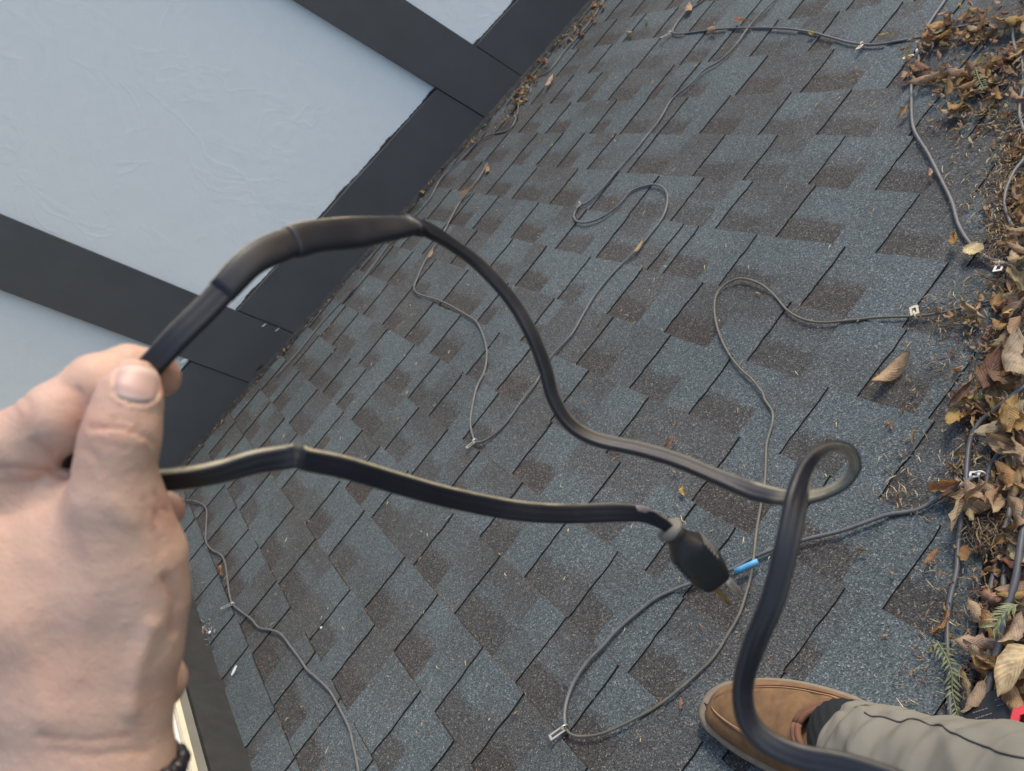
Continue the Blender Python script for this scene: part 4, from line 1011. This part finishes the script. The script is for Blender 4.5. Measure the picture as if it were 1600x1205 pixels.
# upper: cross sections
rings = []
nx_, nc_ = 44, 28
OPEN = .165                # foot opening starts here
for i in range(nx_+1):
    x = LS*(.004+.992*(.5-.5*math.cos(math.pi*(i/nx_)**.9))); r_ = []
    hw1, hw0 = halfw(x, 1)-.001, halfw(x, -1)-.001; m_ = midl(x)
    h = toph(x)*min(1, (x/.03+.25))**.5 if x < .03 else toph(x)
    for j in range(nc_+1):
        th = math.pi*j/nc_; cx_, sx_ = math.cos(th), math.sin(th)
        y = m_+(hw1 if cx_ > 0 else hw0)*(1 if cx_ > 0 else -1)*abs(cx_)**.72*(1-.10*sx_**2)
        z = .028+(h-.02)*abs(sx_)**.85
        if x > OPEN: z = min(z, .062+.02*(x-OPEN)/(LS-OPEN))
        r_.append(sh(x, y, z+random.uniform(-.0003, .0003)))
    rings.append(r_)
loft('upper', rings, M_SUEDE, shoe, closed_ring=False, cap0=True)
# apron seam: raised piping round the top of the toe
def apron(f, lift):
    P = []
    for q in np.linspace(-1, 1, 41):
        x = .026+.185*abs(q)**2.1; y = q*.95
        hw_ = halfw(x, 1 if q > 0 else -1)-.001; yy = (abs(q)**.6)*hw_*f*(1 if q > 0 else -1); 
        cx_ = min(.999, (abs(yy)/hw_)/.98)**(1/.72); sx_ = math.sqrt(1-cx_*cx_); h = toph(x)*min(1, (x/.03+.25))**.5 if x < .03 else toph(x)
        P.append(sh(x, yy+midl(x), .028+(h-.02)*sx_**.85+lift))
    return P
keep(tube('apron_seam', apron(.86, .0004), .0011, M_LINE, 6), shoe); keep(tube('apron_stitching', apron(.80, .0002), .0007, simple('tan_thread', (.40, .26, .13), .8), 6), shoe)
# padded collar round the opening: two rolls
def opening(off, z, n=40):
    P = []
    for i in range(n+1):
        th = 2*math.pi*i/n; xc = .246; P.append(sh(xc-(.066+off)*math.cos(th), midl(xc)+(.036+off*.7)*math.sin(th)+.002, z+.006*math.sin(th/2)**2))
    return P
for off, z, r_, mm in ((.002, .080, .0042, M_LINE), (.009, .076, .0050, M_LINE), (.016, .0700, .0050, M_SUEDE)): keep(tube('collar_roll', opening(off, z), r_, mm, 8), shoe)
# instep tongue filling between collar and sock
# ---- sock (ribbed) and trouser leg
ank = sh(.23, .002, .055)
M_SOCK = simple('black_ribbed_sock', (.018, .021, .024), .95, 0, .25, 300, .2)
hemC = np.array(cm(1340, 1206, .915)); kneeC = np.array(cm(1700, 1345, .70)); hipC = np.array(cm(2150, 1500, .62))
ring_s = []
A_ = ank; B_ = Vector(cam2w(hemC+(kneeC-hemC)*.15))
foot0 = sh(.232, .004, .050)
path = catmull([foot0, sh(.243, .004, .072), sh(.250, .003, .100), Vector(cam2w(hemC)), B_], 6)
path = [Vector(p) for p in path]; nseg = 96
for i, p in enumerate(path):
    t_ = i/(len(path)-1); d = (path[min(i+1, len(path)-1)]-path[max(0, i-1)]).normalized(); s = d.cross(rdir(fd[0], fd[1], 0)).normalized(); u = s.cross(d)
    R0 = .037+.006*(1-t_) ; rr = []
    for j in range(nseg):
        th = 2*math.pi*j/nseg; r_ = R0+.0007*math.cos(th*24)-.001*math.cos(t_*26); rr.append(p+s*(r_*math.cos(th))+u*(r_*1.05*math.sin(th)))
    ring_s.append(rr)
loft('sock', ring_s, M_SOCK, person, cap0=True, cap1=True)
# trouser leg
def trouser(t_, th, off=0.0):
    c = (1-t_)**2*hemC+2*t_*(1-t_)*(kneeC*.97+hemC*.03)+t_*t_*hipC if False else (hemC+(kneeC-hemC)*min(t_, 1) if t_ <= 1 else kneeC+(hipC-kneeC)*(t_-1))
    ax = (kneeC-hemC); ax = ax/np.linalg.norm(ax); s = np.cross(ax, [0, 0, 1.0]); s /= np.linalg.norm(s); u = np.cross(s, ax)
    R0 = .066+.030*min(t_, 1.2)
    f = .0036*math.sin(th*2+t_*9+.6)*math.exp(-t_*.6)+.0045*math.exp(-((t_-.10-.035*math.sin(th+1))/.035)**2)+.0034*math.sin(t_*26+2.2*math.sin(th+.4)+th*1.5)*(.4+.6*math.exp(-t_*2.5)) \
        + .0022*math.sin(t_*47-th*3+1)*math.exp(-((t_-.3)/.35)**2)+.0012*math.sin(t_*90+th*7)*math.exp(-t_*3)
    f = f*.75+.0026*(1-abs(math.sin(t_*5.5+1.3*math.sin(th+.8)+th*.9)))**4+.0014*(1-abs(math.sin(t_*11-1.2*math.sin(th*2)+th)))**5-.001
    if t_ < .02: f -= .002
    r_ = R0+f+off
    return c+s*(r_*math.cos(th))+u*(r_*.92*math.sin(th))
M_PANT = simple('grey_green_twill', (.188, .182, .156), .9, 0, .06, 25, .25, (1400, .3, .0006))
tt = np.concatenate([np.linspace(0, 1, 110), np.linspace(1.03, 1.6, 14)]); nth = 96
rings = [[Vector(cam2w(trouser(t_, 2*math.pi*j/nth))) for j in range(nth)] for t_ in tt]
rings = [[Vector(cam2w(trouser(.05, 2*math.pi*j/nth, -.0035))) for j in range(nth)], [Vector(cam2w(trouser(.0, 2*math.pi*j/nth, -.0025))) for j in range(nth)]]+rings
trs = loft('trouser_leg', rings, M_PANT, person, cap1=True)
# side seam: follows the line seen in the photograph, laid on the cloth
cand = [(t_, th) for t_ in np.linspace(.01, 1.0, 120) for th in np.linspace(0, 2*math.pi, 180)]
CP = np.array([trouser(a, b_) for a, b_ in cand]); ctr_ = np.array([hemC+(kneeC-hemC)*a for a, _ in cand]); vis = (CP[:, 2] < ctr_[:, 2])
cpx = CP[:, 0]/CP[:, 2]*FPX+CX; cpy = CP[:, 1]/CP[:, 2]*FPX+CY
seam = []
for x, y in [(1350,1113),(1387,1122),(1431,1125),(1461,1132),(1494,1149),(1535,1166),(1568,1176),(1600,1183),(1640,1196)]:
    e = (cpx-x)**2+(cpy-y)**2+np.where(vis, 0, 1e9); k = int(np.argmin(e)); a, b_ = cand[k]; seam.append((a, b_))
keep(tube('side_seam', [cam2w(trouser(q[0], q[1], .0009)) for q in catmull([(a, b_) for a, b_ in seam], 14)], .0008, simple('dark_seam', (.11, .108, .10), .9), 6), person)
keep(tube('hem_stitch', [cam2w(trouser(.075, th, .0004)) for th in np.linspace(0, 2*math.pi, 90)], .0006, simple('hem_thread', (.13, .125, .11), .9), 5), person)

# ------------------------------------------------------------------ the black flat cord held up in the hand
M_CORD = None
def cord_mat(nm='black_flat_cord_jacket'):
    m, t, b = mat(nm); g = N(t, 'ShaderNodeNewGeometry').outputs['Position']
    n = noise(t, 35, 4, .6, g); c = ramp(t, n, [(.3, (.011, .012, .017)), (.6, (.015, .016, .022)), (.8, (.026, .026, .028))])
    t.links.new(c, b.inputs['Base Color']); b.inputs['Roughness'].default_value = .36; b.inputs['Specular IOR Level'].default_value = .42
    wa = N(t, 'ShaderNodeAttribute', attribute_name='sun_rim').outputs['Fac']; wn = noise(t, 120, 4, .7, g)
    c = mix(t, math_(t, 'MULTIPLY', wa, math_(t, 'MULTIPLY_ADD', wn, 2.2, -.2, clamp=True)), c, (.50, .45, .31)); t.links.new(c, b.inputs['Base Color'])  # pale sun highlight mixed into the jacket colour
    t.links.new(ramp(t, n, [(.3, (.34,)*3), (.7, (.50,)*3)]), b.inputs['Roughness']); bump(t, b, noise(t, 300, 3, .6, g), .12, .0006)
    return m
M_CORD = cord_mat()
cordpts = [ # px, py, depth, roll(deg), width scale
 (1062,842,.462,20,.62),(1045,825,.458,20,.66),(1030,815,.455,15,.72),(1003,804,.450,5,.85),(960,801,.443,0,1),(880,803,.430,0,1),(800,797,.415,0,1),(700,777,.395,0,1),(620,755,.378,0,1),(540,731,.362,4,1),(482,719,.352,8,1),(464,712,.350,8,1),(445,715,.349,10,1),
 (400,722,.345,20,1),(350,736,.342,30,1),(300,746,.340,35,1),(235,753,.340,35,1),(175,762,.345,30,1),(125,758,.345,20,1),(98,728,.340,10,1),(120,690,.336,10,1),(170,640,.328,10,1),(215,594,.3245,5,1),(245,562,.324,0,1),
 (280,524,.326,-5,1.02),(330,474,.332,-8,1.05),(385,415,.340,-10,1.1),(430,388,.350,-5,1.1),(490,370,.365,0,1),(560,363,.385,5,1),(630,354,.410,30,1),(660,356,.425,40,1),(700,378,.435,52,.92),(750,415,.445,52,.92),(800,470,.45,50,.92),(832,525,.45,48,.92),(852,575,.45,45,.92),(865,622,.45,48,.92),(890,662,.45,50,.92),(930,686,.448,50,.92),
 (1000,702,.442,48,.92),(1060,720,.434,45,.92),(1120,745,.424,42,.92),(1180,768,.412,28,.95),(1230,778,.402,50,.84),(1275,775,.393,68,.76),(1317,757,.388,78,.72),(1336,727,.384,78,.72),(1323,701,.379,72,.75),(1291,700,.372,55,.82),(1262,727,.362,34,.9),(1247,770,.352,14,1),(1238,815,.346,2,1),(1226,870,.342,0,1),(1207,940,.342,0,1),(1182,1000,.345,10,1),
 (1164,1055,.350,25,1),(1161,1095,.352,30,1),(1172,1132,.352,28,1),(1202,1162,.350,20,1),(1250,1182,.347,15,1),(1305,1192,.343,10,1),(1360,1207,.340,5,1),(1430,1235,.336,0,1),(1520,1290,.33,0,1)]
CP_ = catmull([np.concatenate([cm(*p[:3]), [math.radians(p[3]), p[4]]]) for p in cordpts], 7)
CWD, CTH = .0092, .0046
prof = []
for i in range(36):
    th = 2*math.pi*i/36; x = math.cos(th); y = math.sin(th)
    X_ = CWD/2*(abs(x)**.75)*(1 if x > 0 else -1); Y_ = CTH/2*(abs(y)**.55)*(1 if y > 0 else -1)
    Y_ *= 1-.17*math.exp(-((abs(X_)-CWD*.18)/.0006)**2); prof.append((X_, Y_))
def ribbon(name, pts, m, parent, wk=1.0, tk=1.0, jit=0.0, prof=prof, wfun=None):
    pts = np.array(pts); n = len(pts); rings = []
    for i in range(n):
        p = pts[i, :3]; d = pts[min(i+1, n-1), :3]-pts[max(i-1, 0), :3]; d /= np.linalg.norm(d)
        s = np.cross(d, [0, 0, 1.0]); s /= np.linalg.norm(s); u = np.cross(s, d); r_ = pts[i, 3]; S = s*math.cos(r_)+u*math.sin(r_); U = -s*math.sin(r_)+u*math.cos(r_)
        k = wk*pts[i, 4]*(wfun(i/(n-1)) if wfun else 1); k2 = tk*pts[i, 4]*(wfun(i/(n-1)) if wfun else 1)
        rings.append([Vector(cam2w(p+S*(x*k*(1+jit*random.uniform(-1, 1)))+U*(y*k2*(1+jit*random.uniform(-1, 1))))) for x, y in prof])
    return loft(name, rings, m, parent, cap0=True, cap1=True)
cord = empty('power_cord', cam2w(CP_[300][:3]), label='thick black flat power cord held up in the hand, ending in a three-pin plug', category='power cord')
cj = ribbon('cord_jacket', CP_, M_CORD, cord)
def ci(x, y): return min(range(len(cordpts)), key=lambda q: (cordpts[q][0]-x)**2+(cordpts[q][1]-y)**2)
K_HAND, K_PINCH, K_SLEEVE, K_DROP, K_RUN, K_LOOP, K_END = ci(175, 762), ci(245, 562), ci(630, 354), ci(832, 525), ci(1000, 702), ci(1180, 768), ci(1262, 727)
def sun_rim(i):            # sunlit rim painted as pale colour along the cord's upper edge
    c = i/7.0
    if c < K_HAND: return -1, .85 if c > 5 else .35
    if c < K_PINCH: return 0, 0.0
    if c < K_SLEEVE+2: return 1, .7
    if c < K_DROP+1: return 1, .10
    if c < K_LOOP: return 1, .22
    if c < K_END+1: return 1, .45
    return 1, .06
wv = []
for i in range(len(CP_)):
    sd_, am = sun_rim(i)
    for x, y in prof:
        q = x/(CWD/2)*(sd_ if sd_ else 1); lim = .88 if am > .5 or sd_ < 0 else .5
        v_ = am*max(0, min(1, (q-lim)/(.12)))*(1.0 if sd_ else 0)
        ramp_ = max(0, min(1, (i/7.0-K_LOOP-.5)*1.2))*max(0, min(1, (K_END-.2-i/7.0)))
        if ramp_ > 0 and y < -.3*CTH/2: v_ = max(v_, .55*ramp_*(.35+.65*abs(math.cos(x/(CWD/2)*5.2))))  # golden sheen painted on the ridged inner face of the loop
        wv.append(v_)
wa_ = cj.data.attributes.new('sun_rim', 'FLOAT', 'POINT'); wa_.data.foreach_set('value', wv)
def sub(px0, px1, lo_i=0, hi_i=None):
    q = [i for i, p in enumerate(CP_) if True]; return q
def span(i0, i1): return CP_[i0*7:i1*7+1]      # by control point index
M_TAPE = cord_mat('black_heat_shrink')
ov = []
for i in range(40):
    th = 2*math.pi*i/40; x, y = math.cos(th), math.sin(th); ov.append((CWD/2*abs(x)**.7*math.copysign(1, x), CTH/2*abs(y)**.6*math.copysign(1, y)))
def edge_sun_rim(o, n, am, prof, lim=.86):  # same painted sun highlight along one edge of the sleeves
    a_ = o.data.attributes.new('sun_rim', 'FLOAT', 'POINT'); r_ = []
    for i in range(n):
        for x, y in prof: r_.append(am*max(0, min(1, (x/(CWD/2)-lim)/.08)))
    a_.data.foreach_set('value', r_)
q_ = span(27, 31)[3:-3]; edge_sun_rim(ribbon('splice_sleeve', q_, M_TAPE, cord, 1.50, 1.45, .008, ov, lambda t: .90+.12*math.sin(math.pi*min(1, t*1.1))**.6-.16*t*t+.018*math.sin(t*17)), len(q_), 1, ov)
q_ = span(30, 31)[2:6]; edge_sun_rim(ribbon('splice_band', q_, M_TAPE, cord, 1.36, 1.5, .01, ov), len(q_), .9, ov)
q_ = span(25, 28)[2:-2]; edge_sun_rim(ribbon('inner_sleeve', q_, M_TAPE, cord, 1.24, 1.30, .006, ov, lambda t: .86+.16*t+.02*math.sin(t*12)), len(q_), .7, ov)
ribbon('tape_wrap', span(10, 12)[5:10], simple('scuffed_black_tape', (.05, .048, .044), .6, 0, .4, 200), cord, 1.06, 1.12, .01)
# scuff near the plug
sc_ = simple('frayed_grey_patch', (.30, .235, .225), .8, 0, .3, 300, .4, (400, .6, .001))
seg_ = np.array(span(2, 4)[3:11]); seg_ = seg_.copy(); seg_[:, 1] -= .0028; seg_[:, 2] -= .0012
ribbon('scuffed_patch', seg_, sc_, cord, .42, .75, .12, ov, lambda t: .25+.75*math.sin(math.pi*t)**.5)
# plug
p0 = cm(1046, 827, .458); p1 = cm(1119, 905, .472); axp = p1-p0; LP = np.linalg.norm(axp); axp /= LP
sdv = np.cross(axp, [0, 0, 1.0]); sdv /= np.linalg.norm(sdv); upv = np.cross(sdv, axp)
ro = rad(-12); S_, U_ = sdv*math.cos(ro)+upv*math.sin(ro), -sdv*math.sin(ro)+upv*math.cos(ro)
M_PLUG = simple('black_rubber_plug', (.013, .013, .014), .48, 0, .25, 90, .45, (200, .25, .0006))
M_RELF = simple('worn_strain_relief', (.15, .145, .13), .6, 0, .3, 150)
plug = empty('plug', cam2w(p0)); keep(plug, cord)
def sq(w_, h_, e=.55, n=36):
    return [((abs(math.cos(a))**e)*math.copysign(w_/2, math.cos(a)), (abs(math.sin(a))**e)*math.copysign(h_/2, math.sin(a))) for a in np.linspace(0, 2*math.pi, n, endpoint=False)]
def prings(secs, m, name, n=36):
    R_ = []
    for z, w_, h_, e in secs: R_.append([Vector(cam2w(p0+axp*z+S_*x+U_*y)) for x, y in sq(w_, h_, e, n)])
    return loft(name, R_, m, plug, cap0=True, cap1=True)
prings([(-.0012, .0125, .0125, 1), (0, .0142, .0142, 1), (.0012, .0142, .0142, 1), (.0022, .0125, .0125, 1)], M_RELF, 'strain_relief')
Lb = LP
prings([(.0020, .0115, .0115, 1), (.005, .0112, .0108, 1), (.008, .0125, .0115, .9), (.011, .0155, .0130, .75), (.014, .0180, .0145, .6), (.017, .0198, .0150, .42), (Lb-.009, .0205, .0155, .42), (Lb-.002, .0168, .0145, .42), (Lb, .0150, .0132, .45)], M_PLUG, 'plug_body')
M_RIB = simple('worn_rib_edges', (.085, .083, .078), .6, 0, .3, 150)
for i in range(5):
    z = .0155+i*.0026
    for sgn in (1, -1):
        keep(tube('grip_rib', [cam2w(p0+axp*z+S_*(sgn*(.0099-abs(y)*.10))+U_*y) for y in (-.0074, -.006, -.002, .002, .006)], .0007, M_RIB, 6), plug)
M_BRASS = simple('tarnished_brass', (.30, .20, .075), .35, .8, .3, 120); M_NICK = simple('nickel_pin', (.42, .38, .34), .35, .8, .25, 120)
def blade(off_s, off_u, L, w_, th_, m, name='blade'):
    V, F = [], []
    for z, k in ((-.002, 1), (L*.8, 1), (L, .72)):
        for x, y in ((-1, -1), (1, -1), (1, 1), (-1, 1)): V.append(cam2w(p0+axp*(Lb+z)+S_*(off_s+x*w_/2*(1 if name != 'blade' else 1))+U_*(off_u+y*th_/2*k)))
    for i in (0, 4):
        for j in range(4): F.append((i+j, i+(j+1) % 4, i+4+(j+1) % 4, i+4+j))
    F.append((8, 9, 10, 11)); keep(mesh_obj(name, V, F, m), plug)
blade(-.0040, .002, .0185, .0018, .0064, M_BRASS); blade(.0042, .003, .0120, .0018, .0064, M_NICK)
gp = [cam2w(p0+axp*(Lb+z)+S_*.0045+U_*-.0030) for z in (-.002, .004, .009, .0125, .0145)]
keep(tube('ground_pin', gp, [.0021, .0021, .0021, .0019, .0010], M_NICK, 12), plug)
